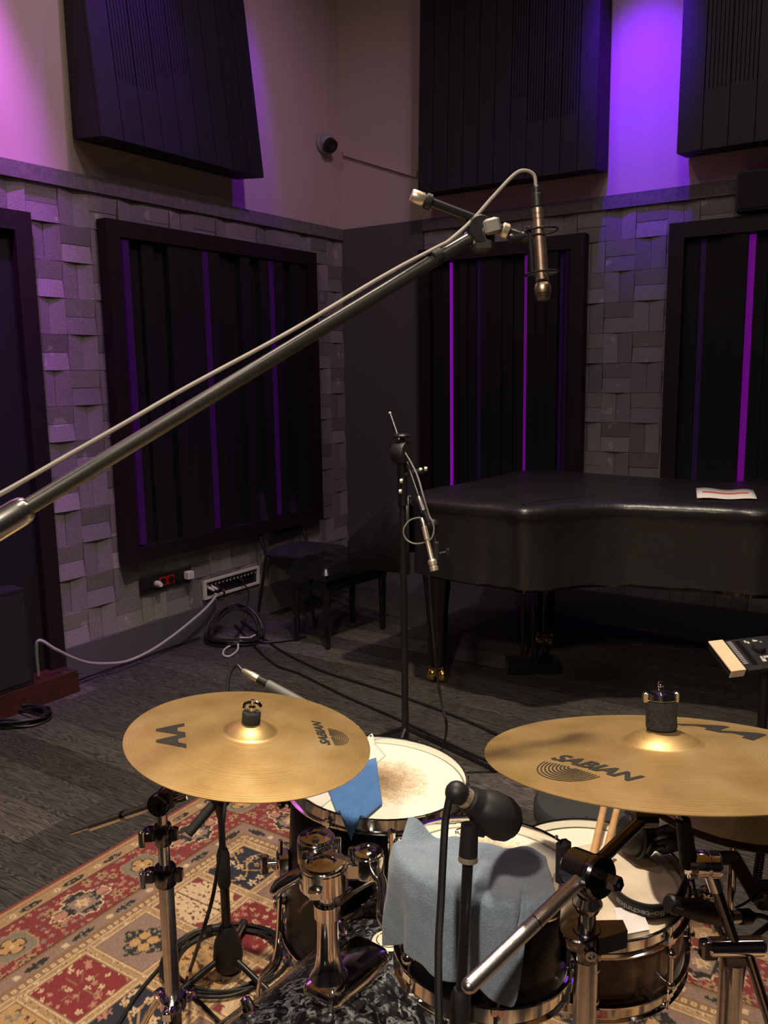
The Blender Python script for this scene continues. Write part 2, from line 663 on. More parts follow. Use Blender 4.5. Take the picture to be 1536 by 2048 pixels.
def walnut_mat():
    n = N('walnut_veneer')
    tc = n.new('ShaderNodeTexCoord')
    mp = n.new('ShaderNodeMapping')
    mp.inputs['Scale'].default_value = (60, 60, 6)
    n.link(tc.outputs['Object'], mp.inputs['Vector'])
    t = n.new('ShaderNodeTexNoise')
    t.inputs['Scale'].default_value = 2.5
    t.inputs['Detail'].default_value = 5
    n.link(mp.outputs[0], t.inputs['Vector'])
    c = n.ramp(t.outputs['Fac'], [(0.3, (0.035, 0.017, 0.009, 1)), (0.6, (0.085, 0.042, 0.022, 1)), (0.8, (0.13, 0.07, 0.035, 1))])
    n.link(c, n.b.inputs['Base Color'])
    n.b.inputs['Roughness'].default_value = 0.35
    n.b.inputs['Coat Weight'].default_value = 0.3
    return n.m


def towel_mat(name, col, col2):
    n = N(name)
    tc = n.new('ShaderNodeTexCoord')
    t = n.new('ShaderNodeTexNoise')
    t.inputs['Scale'].default_value = 420
    t.inputs['Detail'].default_value = 3
    n.link(tc.outputs['Object'], t.inputs['Vector'])
    t2 = n.new('ShaderNodeTexNoise')
    t2.inputs['Scale'].default_value = 40
    n.link(tc.outputs['Object'], t2.inputs['Vector'])
    k = n.math('ADD', n.math('MULTIPLY', t.outputs['Fac'], 0.7), n.math('MULTIPLY', t2.outputs['Fac'], 0.3))
    n.link(n.ramp(k, [(0.3, col2), (0.65, col)]), n.b.inputs['Base Color'])
    n.b.inputs['Roughness'].default_value = 0.95
    n.b.inputs['Sheen Weight'].default_value = 0.25
    bp = n.new('ShaderNodeBump')
    bp.inputs['Strength'].default_value = 0.8
    bp.inputs['Distance'].default_value = 0.002
    n.link(t.outputs['Fac'], bp.inputs['Height'])
    n.link(bp.outputs[0], n.b.inputs['Normal'])
    return n.m


STONE = stone_mat()
PLANK = plank_mat()
BRONZE = cymbal_mat()
SHADEDBR = cymbal_mat('shaded_bronze', 0.62, 1.0, 0.24)  # hi-hat bronze, its colour darkened to stand for the ride's shadow
PEARL = pearl_mat()
WALNUT = walnut_mat()
TOWEL = towel_mat('grey_blue_towel', (0.25, 0.325, 0.405, 1), (0.14, 0.19, 0.25, 1))
BLUECL = towel_mat('bright_blue_cloth', (0.10, 0.27, 0.62, 1), (0.05, 0.15, 0.42, 1))


def led(name, col, s):
    return mat(name, (0.02, 0.01, 0.03), 0.5, emit=(*col, 1), estr=s)


def text_mesh(txt, size, shear=0.0, bold=0.0, align='CENTER'):
    cu = bpy.data.curves.new('lettering', 'FONT')
    cu.body = txt
    cu.size = size
    cu.shear = shear
    cu.offset = bold
    cu.align_x = align
    cu.align_y = 'CENTER'
    cu.resolution_u = 3
    o = bpy.data.objects.new('lettering', cu)
    COL.objects.link(o)
    bpy.context.view_layer.update()
    me = bpy.data.meshes.new_from_object(o.evaluated_get(bpy.context.evaluated_depsgraph_get()))
    bpy.data.objects.remove(o)
    import bmesh
    bm = bmesh.new()
    bm.from_mesh(me)
    bmesh.ops.triangulate(bm, faces=bm.faces)
    for _ in range(2):
        es = [e for e in bm.edges if e.calc_length() > size * 0.3]
        if es:
            bmesh.ops.subdivide_edges(bm, edges=es, cuts=1)
            bmesh.ops.triangulate(bm, faces=bm.faces)
    bmesh.ops.remove_doubles(bm, verts=bm.verts, dist=1e-6)
    vs = [tuple(v.co) for v in bm.verts]
    bm.verts.index_update()
    fs = [tuple(v.index for v in f.verts) for f in bm.faces]
    bm.free()
    bpy.data.meshes.remove(me)
    return vs, fs



# ================================================================== ROOM
LD = V((0.5668, 0.8239, 0.0)).normalized()      # along the left wall, towards the corner
RD = V((-0.8377, 0.5462, 0.0)).normalized()     # along the right wall, towards the corner
CN = V((-0.275, 6.392, 0.0))                    # foot of the corner
NL = V((LD.y, -LD.x, 0))                        # into the room
NR = V((-RD.y, RD.x, 0))
if NR.y > 0:
    NR = -NR
ZU = V((0, 0, 1))
CEIL = 4.7
A_LEN, B_LEN = 8.2, 7.6


def LWp(s, z, d=0.0):
    return CN + LD * s + NL * d + ZU * z


def RWp(s, z, d=0.0):
    return CN - RD * s + NR * d + ZU * z


def lw(x, y, d=0.0):
    w_ = onplane(x, y, CN + NL * d, NL)
    return (w_ - CN).dot(LD), w_.z


def rw(x, y, d=0.0):
    w_ = onplane(x, y, CN + NR * d, NR)
    return -(w_ - CN).dot(RD), w_.z


def wbox(mb, WP, s0, s1, z0, z1, d0, d1):
    vs = [WP(s, z, d) for d in (d0, d1) for z in (z0, z1) for s in (s0, s1)]
    return mb.add(vs, [(0, 1, 3, 2), (4, 6, 7, 5), (0, 4, 5, 1), (2, 3, 7, 6), (0, 2, 6, 4), (1, 5, 7, 3)])


wall_left = struct(wbox(MB(), LWp, -A_LEN, 0.12, 0, CEIL, -0.12, 0).build('wall_left', PLASTER, smooth=False))
wall_right = struct(wbox(MB(), RWp, -0.12, B_LEN, 0, CEIL, -0.12, 0).build('wall_right', PLASTER, smooth=False))
far = CN - LD * A_LEN - RD * B_LEN
struct(MB().prism([CN - LD * A_LEN, far, far - LD * 0.12, CN - LD * (A_LEN + 0.12)], ZU * CEIL).build('wall_back', GREYP, smooth=False))
struct(MB().prism([CN - RD * B_LEN, far, far - RD * 0.12, CN - RD * (B_LEN + 0.12)], ZU * CEIL).build('wall_side', GREYP, smooth=False))
quad = [CN + (LD - RD * -1) * 0.1, CN - LD * (A_LEN + .1) + RD * .1, far - LD * .1 - RD * .1, CN - RD * (B_LEN + .1) + LD * .1]
struct(MB().prism([p + ZU * CEIL for p in quad], ZU * 0.1).build('ceiling', BAFFSIDE, smooth=False))
floor = struct(MB().prism([p - ZU * 0.105 for p in quad], ZU * 0.1).build('floor', BLKP, smooth=False))

# ---- floor boards, laid parallel to the right wall
E2 = -RD
E1 = V((E2.y, -E2.x, 0))
if E1.y > 0:
    E1 = -E1
PW, PL = 0.19, 1.42


def plank_mesh(length):
    mb = MB()
    c = 0.0012
    x0, x1, y0, y1 = 0.0007, length - 0.0007, 0.0007, PW - 0.0007
    lo = [(x0, y0, -0.006), (x1, y0, -0.006), (x1, y1, -0.006), (x0, y1, -0.006)]
    mi = [(p[0], p[1], -c) for p in lo]
    hi = [(x0 + c, y0 + c, 0), (x1 - c, y0 + c, 0), (x1 - c, y1 - c, 0), (x0 + c, y1 - c, 0)]
    mb.rings([lo, mi, hi], cap=True)
    me = mb.mesh('floor_plank')
    fix_normals(me)
    me.materials.append(PLANK)
    return me


pm = plank_mesh(PL)
rotm = Matrix((E2, E1, ZU)).transposed().to_4x4()   # x along right wall, y towards the camera
if rotm.to_3x3().determinant() < 0:
    rotm = Matrix((E2, -E1, ZU)).transposed().to_4x4()
fl_inv = MW[floor].inverted()
rng = random.Random(4)
cnt = 0
for row in range(int(A_LEN / PW)):
    off = rng.uniform(-PL, 0)
    s = off
    while s < 6.2:
        o0 = CN + E1 * (row * PW) + E2 * s
        mid = o0 + E2 * PL / 2
        s += PL
        if s < 0.15 or mid.y < 0.6 or mid.y < abs(mid.x) * 0.9 - 1.6:
            continue
        o = bpy.data.objects.new('floor_plank', pm)
        COL.objects.link(o)
        o.parent = floor
        m = rotm.copy()
        m.translation = o0 + (E1 * PW if rotm.col[1].xyz.dot(E1) < 0 else V((0, 0, 0)))
        o.matrix_local = fl_inv @ m
        cnt += 1

# ---- stone cladding: basket-weave modules, each two wedge slabs
TP = 0.1805
T_TOP, T_BOT = 2.54, 0.193
HI_D, LO_D = 0.025, 0.013


def slab_mesh(kind):
    g = 0.0012
    a, b = g, TP - g
    m_ = TP / 2
    # (s, z, depth) corner depth by kind
    if kind == 'HU':
        pts = [(a, m_ + g, LO_D), (b, m_ + g, LO_D), (b, b, HI_D), (a, b, HI_D)]
    elif kind == 'HL':
        pts = [(a, a, HI_D), (b, a, HI_D), (b, m_ - g, LO_D), (a, m_ - g, LO_D)]
    elif kind == 'VL':
        pts = [(a, a, HI_D), (m_ - g, a, LO_D), (m_ - g, b, LO_D), (a, b, HI_D)]
    else:
        pts = [(m_ + g, a, LO_D), (b, a, HI_D), (b, b, HI_D), (m_ + g, b, LO_D)]
    mb = MB()
    mb.rings([[(p[0], 0.001, p[1]) for p in pts], [(p[0], p[2], p[1]) for p in pts]], cap=True)
    me = mb.mesh('stone_slab')
    fix_normals(me)
    me.materials.append(STONE)
    return me


SLM = {k: slab_mesh(k) for k in ('HU', 'HL', 'VL', 'VR')}


def tile_wall(wall, WP, axis, nrm, s0, ncol, skip):
    inv = MW[wall].inverted()
    rm = Matrix((axis, nrm, ZU)).transposed().to_4x4()
    n = 0
    for c in range(ncol):
        for r in range(13):
            s_, z_ = s0 + c * TP, T_BOT + r * TP
            kinds = ('HU', 'HL') if (c + r) % 2 == 0 else ('VL', 'VR')
            for k in kinds:
                cx = s_ + TP * {'HU': .5, 'HL': .5, 'VL': .25, 'VR': .75}[k]
                cz = z_ + TP * {'HU': .75, 'HL': .25, 'VL': .5, 'VR': .5}[k]
                hw, hh = (TP * .5, TP * .25) if k[0] == 'H' else (TP * .25, TP * .5)
                if any(a0 <= cx - hw and cx + hw <= a1 and b0 <= cz - hh and cz + hh <= b1 for (a0, a1, b0, b1) in skip):
                    continue
                o = bpy.data.objects.new('stone_slab', SLM[k])
                COL.objects.link(o)
                o.parent = wall
                m = rm.copy()
                m.translation = WP(s_, z_, random.uniform(-0.002, 0.003))
                o.matrix_local = inv @ m
                n += 1
    return n


PAN_L = (-2.153, -0.428, 0.575, 2.41)
DOOR = (-4.2, -2.55, -0.1, 2.385)
PAN_R1 = (0.70, 1.862, 0.575, 2.41)
PAN_R2 = (2.358, 3.52, 0.575, 2.41)
shrink = lambda r, e=0.03: (r[0] + e, r[1] - e, r[2] + e, r[3] - e)
hidden = (0.9, 3.4, 0, 0.86)       # behind the piano
nl = tile_wall(wall_left, LWp, LD, NL, -2.55 - TP * 2, 16, [shrink(PAN_L), (-4.3, -2.53, -0.1, 2.3), (-4.3, -2.545, -0.1, 2.39)])
nr = tile_wall(wall_right, RWp, -RD, NR, 0.70, 19, [shrink(PAN_R1), shrink(PAN_R2)])
print('tiles', nl, nr, 'planks', cnt)

# cap strip, baseboards, grey corner section
cs = (0.10, 0.088, 0.088)
CAPM = mat('cap_stone', (0.16, 0.145, 0.14), 0.85, noise=(40, 0.25), bump=(150, 0.4, 0.003))
struct(wbox(MB(), LWp, -A_LEN, 0.0, 2.54, 2.617, 0, 0.042).build('trim_1', CAPM, smooth=False))
struct(wbox(MB(), RWp, 0.70, B_LEN, 2.54, 2.617, 0, 0.042).build('trim_2', CAPM, smooth=False))
struct(wbox(MB(), LWp, -2.55, 0.0, 0.0, 0.192, 0, 0.036).build('baseboard_left', GREYP, smooth=False))
struct(wbox(MB(), RWp, 0.70, B_LEN, 0.0, 0.192, 0, 0.036).build('baseboard_right', GREYP, smooth=False))
struct(wbox(MB(), RWp, 0.0, 0.699, 0.0, 2.617, 0, 0.036).build('wall_corner', GREYP, smooth=False))
# faint plaster return next to the corner
struct(wbox(MB(), LWp, -0.16, 0.0, 2.617, CEIL, 0, 0.008).build('trim_3', PLASTER, smooth=False))

# ---- doorway at the far left with threshold
door = struct(wbox(MB(), LWp, -4.1, -2.64, 0.12, 2.30, 0.0, 0.012).build('door_1', BLKP, smooth=False))
mb = MB()
wbox(mb, LWp, -2.64, -2.55, 0.0, 2.385, 0.0, 0.060)
mb.build('door_jamb', DARKWOOD, door, smooth=False)
wbox(MB(), LWp, -4.1, -2.64, 2.295, 2.385, 0.0, 0.060).build('door_head', DARKWOOD, door, smooth=False)
REDWOOD = mat('red_brown_threshold', (0.06, 0.018, 0.012), 0.4, noise=(14, 0.3))
wbox(MB(), LWp, -4.1, -2.56, 0.0, 0.115, 0.0, 0.17).build('threshold', REDWOOD, door, smooth=False)

# ---- framed slat diffusers with LED strips


def diffuser(name, label, WP, rect, strips, nslat, seed, fw=0.085, sd=0.06):
    s0, s1, z0, z1 = rect
    t = thing(name, label, 'wall panel', WP((s0 + s1) / 2, z0, 0.03), 'framed slat diffusers')
    wbox(MB(), WP, s0 + 0.01, s1 - 0.01, z0 + 0.01, z1 - 0.01, 0.031, 0.036).build('back_board', SLAT, t, smooth=False)
    for (a, b, c, d) in ((s0, s0 + fw, z0, z1), (s1 - fw, s1, z0, z1), (s0 + fw, s1 - fw, z0, z0 + fw), (s0 + fw, s1 - fw, z1 - fw, z1)):
        wbox(MB(), WP, a, b, c, d, 0.031, 0.105).build('frame_rail', DARKWOOD, t, smooth=False)
    r = random.Random(seed)
    i0, i1 = s0 + fw, s1 - fw
    # slats fill the space between strips
    cuts = [i0]
    for (c, wd, m_) in strips:
        cuts += [c - wd / 2, c + wd / 2]
    cuts.append(i1)
    for k in range(0, len(cuts), 2):
        a, b = cuts[k], cuts[k + 1]
        n = max(1, round((b - a) / ((i1 - i0) / nslat)))
        for j in range(n):
            wa, wb = lerp(a, b, j / n), lerp(a, b, (j + 1) / n)
            if wb - wa < 0.01:
                continue
            wbox(MB(), WP, wa + 0.0015, wb - 0.0015, z0 + fw, z1 - fw, 0.036, r.choice((0.052, 0.066, 0.08, 0.094))).build('slat', SLAT, t, smooth=False)
    for (c, wd, m_) in strips:
        wbox(MB(), WP, c - wd / 2, c + wd / 2, z0 + fw + 0.01, z1 - fw - 0.01, 0.036, sd).build('led_strip', m_, t, smooth=False)
    return t


PD = led('led_purple_dim', (0.30, 0.0, 0.62), 0.022)
PM = led('led_purple_mid', (0.42, 0.0, 0.62), 0.12)
PB = led('led_purple_bright', (0.42, 0.005, 0.72), 0.22)
PV = led('led_violet', (0.22, 0.0, 0.80), 0.16)
PX = led('led_violet_faint', (0.20, 0.0, 0.6), 0.010)
diffuser('slat_diffuser', 'dark slat diffuser panel with three dim purple strips above the red sockets', LWp, PAN_L,
         [(lw(252, 700, .04)[0], 0.042, PD), (lw(407, 700, .04)[0], 0.05, PD), (lw(536, 700, .04)[0], 0.05, PD)], 18, 1, sd=0.09)
diffuser('slat_diffuser', 'dark slat diffuser panel behind the hanging microphone with four purple light strips', RWp, PAN_R1,
         [(rw(905, 700, .04)[0], 0.018, PB), (rw(962, 700, .04)[0], 0.035, PX), (rw(1053, 700, .04)[0], 0.02, PM), (rw(1124, 700, .04)[0], 0.025, PX), (rw(1130, 700, .04)[0] + 0.013, 0.012, PB)], 14, 2)
diffuser('slat_diffuser', 'dark slat diffuser panel behind the white paper with one bright purple strip', RWp, PAN_R2,
         [(rw(1400, 700, .04)[0], 0.03, PX), (rw(1495, 700, .04)[0], 0.034, PM), (3.1, 0.02, PM)], 14, 3)

# ---- big hanging baffles


def baffle(label, WP, s0, s1, z0, z1, d_bot, d_top, nb, slots, back=0.02):
    t = thing('acoustic_baffle', label, 'acoustic panel', WP((s0 + s1) / 2, z0, back), 'acoustic baffles on the upper walls')

    def dd(z):
        return lerp(d_bot, d_top, (z - z0) / (z1 - z0))
    mb = MB()
    vs = [WP(s, z, d) for (s, z, d) in ((s0, z0 + .02, back), (s1, z0 + .02, back), (s1, z1, back), (s0, z1, back),
                                         (s0, z0, d_bot - .022), (s1, z0, d_bot - .022), (s1, z1, d_top - .022), (s0, z1, d_top - .022))]
    mb.add(vs, [(0, 1, 2, 3), (4, 7, 6, 5), (0, 4, 5, 1), (2, 6, 7, 3), (0, 3, 7, 4), (1, 5, 6, 2)])
    mb.build('body', BAFFSIDE, t, smooth=False)
    wdt = (s1 - s0) / nb

    def strip(mb, a, b, za, zb, f, bk):
        vs = [WP(s, z, dd(z) + o) for o in (bk, f) for z in (za, zb) for s in (a, b)]
        mb.add(vs, [(0, 1, 3, 2), (4, 6, 7, 5), (0, 4, 5, 1), (2, 3, 7, 6), (0, 2, 6, 4), (1, 5, 7, 3)])
    for i in range(nb):
        a, b = s0 + i * wdt + 0.002, s0 + (i + 1) * wdt - 0.002
        mb = MB()
        sl = [q for q in slots if q[0] == i]
        if not sl:
            strip(mb, a, b, z0, z1, 0, -0.021)
        else:
            zs = sl[0][1]
            strip(mb, a, b, z0, zs, 0, -0.021)
            k = 6
            for j in range(k):
                u0 = lerp(a, b, j / k) + 0.002
                u1 = lerp(a, b, (j + 1) / k) - 0.002
                strip(mb, u0, u1, zs, z1, 0, -0.021)
        mb.build('board', BAFFLE, t, smooth=False)
    return t


baffle('dark grooved baffle hung tilted high on the wall with the red sockets', LWp, -2.25, -1.09, 2.765, 4.15, 0.25, 0.10, 9,
       [(1, 3.06), (2, 3.06), (3, 3.15), (4, 3.2)])
baffle('dark grooved baffle high on the wall above the hanging microphone', RWp, 0.79, 1.965, 2.735, 4.2, 0.25, 0.19, 11, [(6, 3.2), (7, 3.05), (8, 3.05), (9, 3.05)])
baffle('dark grooved baffle high on the wall next to the bright purple glow', RWp, 2.42, 3.6, 2.75, 4.2, 0.25, 0.21, 9, [(1, 3.05), (2, 3.06), (5, 3.1)])

# black soft box on the ledge of the right wall
t = thing('wall_speaker', 'small black cloth-covered box on stone wall under the baffle', 'speaker', RWp(2.8, 2.40, 0.0))
s_a = rw(1471, 400, .14)[0]
wbox(MB(), RWp, s_a, s_a + 0.34, 2.43, 2.635, 0.045, 0.14).build('cabinet', BLKP, t, smooth=False)
wbox(MB(), RWp, s_a + 0.012, s_a + 0.328, 2.44, 2.625, 0.14, 0.148).build('grille', CHAIRF, t, smooth=False)
wbox(MB(), RWp, s_a + 0.05, s_a + 0.32, 2.60, 2.655, 0.0, 0.06).build('bracket', BLKM, t, smooth=False)

# dome camera with slanting trunking
t = thing('security_camera', 'small grey dome camera with black lens on the plaster wall', 'camera', LWp(lw(650, 285)[0], lw(650, 285)[1], 0.0))
cs_, cz_ = lw(650, 286, 0.03)
c0 = LWp(cs_, cz_, 0.0)
GREYPL = mat('grey_white_plastic', (0.33, 0.31, 0.33), 0.5)
MB().lathe([(0.068, 0.008), (0.068, 0.02), (0.06, 0.03), (0.001, 0.031)], c0, NL, 28).build('base_plate', GREYPL, t)
MB().sphere(c0 + NL * 0.045 + ZU * 0.004, 0.058, 24).build('ball', GREYPL, t)
ldir = (NL * 0.75 - ZU * 0.55 + LD * -0.15).normalized()
fc = MB().lathe([(0.0, 0.03), (0.05, 0.03), (0.05, 0.062), (0.044, 0.066), (0.001, 0.066)], c0 + NL * 0.045, ldir, 24).build('lens_hood', BLKP, t)
MB().lathe([(0.001, 0.066), (0.026, 0.066), (0.024, 0.071), (0.001, 0.072)], c0 + NL * 0.045, ldir, 20).build('lens', BLKG, fc)
a_, b_ = rw(690, 312), rw(836, 356)
a2, b2 = rw(690, 306), rw(836, 345)
mb = MB()
mb.prism([RWp(a_[0], a_[1], 0.0), RWp(b_[0], b_[1], 0.0), RWp(b_[0], b_[1] + 0.045, 0.0), RWp(a_[0], a_[1] + 0.045, 0.0)], NR * 0.022)
mb.build('cable_trunking', PLASTER, t, smooth=False)

# ================================================================== BACKGROUND OBJECTS
# ---- grand piano under a fitted cover
PT = 1.02
near_px = [(826, 1004), (880, 1011), (940, 1017), (1000, 1022), (1045, 1028), (1105, 1025), (1170, 1020), (1244, 1018), (1349, 1022), (1440, 1026), (1536, 1032)]
near = [onz(x, y, PT - 0.03) for x, y in near_px]
kA = onz(832, 980, PT)          # keyboard end, near corner
kB = onz(1062, 938, PT)         # keyboard end, far corner
fe = onz(1536, 966, PT)
tail = (near[-1] - near[-2]).normalized()
out = [V((p.x, p.y, 0)) for p in near]
out += [out[-1] + V((0.35, 0.10, 0)), out[-1] + V((0.62, 0.30, 0)), V((fe.x + 0.42, fe.y - 0.12, 0)), V((fe.x + 0.15, fe.y + 0.0, 0)), V((fe.x, fe.y, 0))]
out += [V((kB.x, kB.y, 0)).lerp(V((fe.x, fe.y, 0)), 0.5), V((kB.x, kB.y, 0)), V((kB.x, kB.y, 0)).lerp(V((kA.x, kA.y, 0)), 0.5), V((kA.x, kA.y, 0))]
ctr = sum(out, V((0, 0, 0))) / len(out)
loop = smooth_path(out, 5, closed=True)
pb = thing('grand_piano', 'grand piano shrouded in a fitted black fabric cover', 'piano', V((ctr.x, ctr.y, 0)))


def inset(lp, d):
    n = len(lp)
    res = []
    for i, p in enumerate(lp):
        t_ = (lp[(i + 1) % n] - lp[i - 1]).normalized()
        nn = V((-t_.y, t_.x, 0))
        if nn.dot(ctr - p) < 0:
            nn = -nn
        res.append(p + nn * d)
    return res


rr = random.Random(7)
wav = [rr.uniform(-1, 1) for _ in loop]
wav = [(wav[i - 1] + 2 * wav[i] + wav[(i + 1) % len(wav)]) / 4 for i in range(len(wav))]
rings = []
for (d, z, k) in ((0.16, PT + 0.004, 0), (0.05, PT, 0), (0.018, PT - 0.006, 0.1), (0.003, PT - 0.022, 0.15), (0.0, PT - 0.042, 0.2), (0.012, PT - 0.060, 0.3), (0.016, PT - 0.10, 0.5), (0.018, PT - 0.20, 0.8), (0.02, PT - 0.30, 1.0), (0.018, PT - 0.375, 1.2)):
    lp = inset(loop, d)
    dirs = inset(loop, 1.0)
    rings.append([lp[i] + (dirs[i] - loop[i]).normalized() * (wav[i] * 0.012 * k) + V((0, 0, z + (0.006 * wav[i] * k if z < PT - .3 else 0))) for i in range(len(loop))])
mb = MB().rings(rings)
top_c = len(mb.v)
mb.v.append(V((ctr.x, ctr.y, PT + 0.006)))
for i in range(len(loop)):
    mb.f.append((i, (i + 1) % len(loop), top_c))
cov = mb.build('cover', PCOVER, pb, angle=60)
# keyboard end: the cover slopes down over the key bed
key = RD * 0.30
mb = MB()
kb1, ka1 = V((kB.x, kB.y, 0)), V((kA.x, kA.y, 0)) + (V((kA.x, kA.y, 0)) - V((kB.x, kB.y, 0))).normalized() * 0.14
nseg = 10
rg = []
for (off, z) in ((-0.06, PT - 0.01), (0.0, PT - 0.012), (0.05, PT - 0.05), (0.16, PT - 0.15), (0.28, PT - 0.235), (0.31, PT - 0.27), (0.312, PT - 0.42)):
    rg.append([kb1.lerp(ka1, j / nseg) + RD * off + V((0, 0, z + 0.008 * math.sin(j * 1.9 + off * 9))) for j in range(nseg + 1)])
mb.rings(rg, closed=False)
# side flap
fl = [r[-1] for r in rg]
base = [V((p.x, p.y, PT - 0.40)) for p in fl]
mb.rings([fl, base], closed=False)
kc = mb.build('keyboard_cover', PCOVER, pb, angle=60)
md = kc.modifiers.new('thick', 'SOLIDIFY')
md.thickness = 0.004
# case under the cover, legs, pedals
lp = inset(loop, 0.06)
MB().rings([[p + V((0, 0, 0.62)) for p in lp], [p + V((0, 0, PT - 0.02)) for p in lp]], cap=True).build('case', BLKG, pb)
lg = onz(875, 1362, 0.0)


def piano_leg(p, full):
    mb = MB()
    mb.lathe([(0.045, 0.085), (0.05, 0.14), (0.058, 0.4), (0.075, 0.56), (0.085, 0.63)], p, ZU, 12, cap=True)
    leg = mb.build('leg', BLKG, pb)
    ax = V((0.92, -0.38, 0))
    fr = V((0.38, 0.92, 0))
    mb = MB()
    for sgn in (-1, 1):
        c = p + ax * (0.028 * sgn) + ZU * 0.040
        mb.lathe([(0.012, -0.020), (0.036, -0.020), (0.040, -0.013), (0.040, 0.013), (0.036, 0.020), (0.012, 0.020), (0.012, -0.020)], c, ax, 24)
    mb.box(p + ZU * 0.06, (0.012, 0.02, 0.03), (ax, fr, ZU))
    mb.box(p + ZU * 0.085, (0.04, 0.03, 0.006), (ax, fr, ZU))
    c = mb.build('caster', BRASSC, leg, angle=30)
    c['label'] = 'polished brass double caster'
    return leg


piano_leg(lg, True)
piano_leg(V((kB.x + 0.05, kB.y - 0.25, 0)), False)
piano_leg(V((fe.x + 0.1, fe.y - 0.35, 0)), False)
mb = MB()
pc = lg + V((0.52, 0.12, 0))
for k in (-1, 0, 1):
    mb.cyl(pc + V((0.06 * k, 0.02 * k, 0.05)), pc + V((0.06 * k, 0.02 * k, 0.62)), 0.008, seg=8)
mb.box(pc + V((0, 0, 0.04)), (0.14, 0.06, 0.03))
mb.build('pedal_lyre', BLKG, pb)

# paper on the piano
t = thing('paper_sheet', 'white paper with a red line lying on the covered piano', 'paper', onz(1452, 988, PT + 0.01))
pp = [onz(1392, 976, PT + 0.011), onz(1506, 980, PT + 0.011), onz(1514, 998, PT + 0.011), onz(1394, 996, PT + 0.011)]
n = 10
r1, r2 = [], []
for j in range(n + 1):
    a, b = pp[0].lerp(pp[1], j / n), pp[3].lerp(pp[2], j / n)
    zz = 0.004 * math.sin(j * 0.9)
    r1.append(a + V((0, 0, zz)))
    r2.append(b + V((0, 0, zz * 0.6)))
sh = MB().rings([r1, [p.lerp(q, .5) + V((0, 0, .002)) for p, q in zip(r1, r2)], r2], closed=False).build('sheet', PAPER, t)
m_ = sh.modifiers.new('t', 'SOLIDIFY')
m_.thickness = 0.0008
mb = MB()
for j in range(1, n):
    q0, q1 = r1[j].lerp(r2[j], 0.40), r1[j].lerp(r2[j], 0.56)
    if j < n - 0:
        s0, s1 = r1[min(j + 1, n - 1)].lerp(r2[min(j + 1, n - 1)], 0.40), r1[min(j + 1, n - 1)].lerp(r2[min(j + 1, n - 1)], 0.56)
        if j < n - 1:
            mb.add([p + V((0, 0, 0.0022)) for p in (q0, s0, s1, q1)], [(0, 1, 2, 3)])
mb.build('red_line', REDINK, t, smooth=False)

# ---- tufted piano bench
bx, by = -0.155, 5.235
bc = onz(678, 1112, 0.50)
bdir = V((kB.x - kA.x, kB.y - kA.y, 0)).normalized()      # along the keyboard
bprp = V((-bdir.y, bdir.x, 0))
if bprp.x > 0:
    bprp = -bprp
t = thing('piano_bench', 'black tufted leatherette piano bench in front of the keyboard', 'bench', V((bc.x, bc.y, 0)))
b0 = V((bc.x, bc.y, 0))
hl, hw = 0.29, 0.17
nu, nv = 25, 15
g = []
for j in range(nv):
    row = []
    for i in range(nu):
        u, v_ = -1 + 2 * i / (nu - 1), -1 + 2 * j / (nv - 1)
        edge = (1 - abs(u) ** 8) * (1 - abs(v_) ** 8)
        puff = abs(math.sin((u * 2 + 0.5) * math.pi) * 1.0) * 0.5 + abs(math.sin((v_ * 1.5 + 0.5) * math.pi)) * 0.5
        row.append(b0 + bdir * (u * hl) + bprp * (v_ * hw) + ZU * (0.445 + 0.055 * edge ** 0.4 + 0.018 * puff * edge))
    g.append(row)
mb = MB().rings(g, closed=False)
mb.box(b0 + ZU * 0.435, (hl, hw, 0.018), (bdir, bprp, ZU))
mb.build('cushion', VINYL, t)
mb = MB()
mb.box(b0 + ZU * 0.385, (hl - 0.02, hw - 0.02, 0.04), (bdir, bprp, ZU))
mb.build('apron', BLKG, t, smooth=False)
for a in (-1, 1):
    for b in (-1, 1):
        c = b0 + bdir * (a * (hl - 0.04)) + bprp * (b * (hw - 0.04))
        MB().tube([c, c + ZU * 0.36], [0.016, 0.026], 8).build('leg', BLKG, t)
mb = MB().lathe([(0.012, 0), (0.028, 0.006), (0.028, 0.02), (0.01, 0.026)], b0 - bdir * (hl - 0.02) + ZU * 0.40, -bdir, 16, cap=True)
mb.build('height_knob', BLKG, t)

# ---- stacking chair
t0 = onz(612, 1098, 0.45)
cx = V((t0.x, t0.y, 0))
cf = V((0.80, -0.50, 0)).normalized()      # facing the piano
cl = V((-cf.y, cf.x, 0))
t = thing('stacking_chair', 'black upholstered stacking chair beside the piano bench', 'chair', cx)


def pad(mb, c, ax, hx, hy, th, bulge):
    n = 9
    top, bot = [], []
    for j in range(n):
        v_ = -1 + 2 * j / (n - 1)
        a, b = [], []
        for i in range(n):
            u = -1 + 2 * i / (n - 1)
            # superellipse mapping for rounded corners
            k = 1.0 - 0.08 * (u * u * v_ * v_)
            p = c + ax[0] * (u * hx * k) + ax[1] * (v_ * hy * k)
            e = (1 - u ** 6) * (1 - v_ ** 6)
            a.append(p + ax[2] * (th * e ** 0.5 + bulge * (u * u)))
            b.append(p - ax[2] * (th * 0.4 * e ** 0.5 - bulge * (u * u)))
        top.append(a)
        bot.append(b)
    mb.rings(top, closed=False)
    mb.rings(bot, closed=False)
    return mb


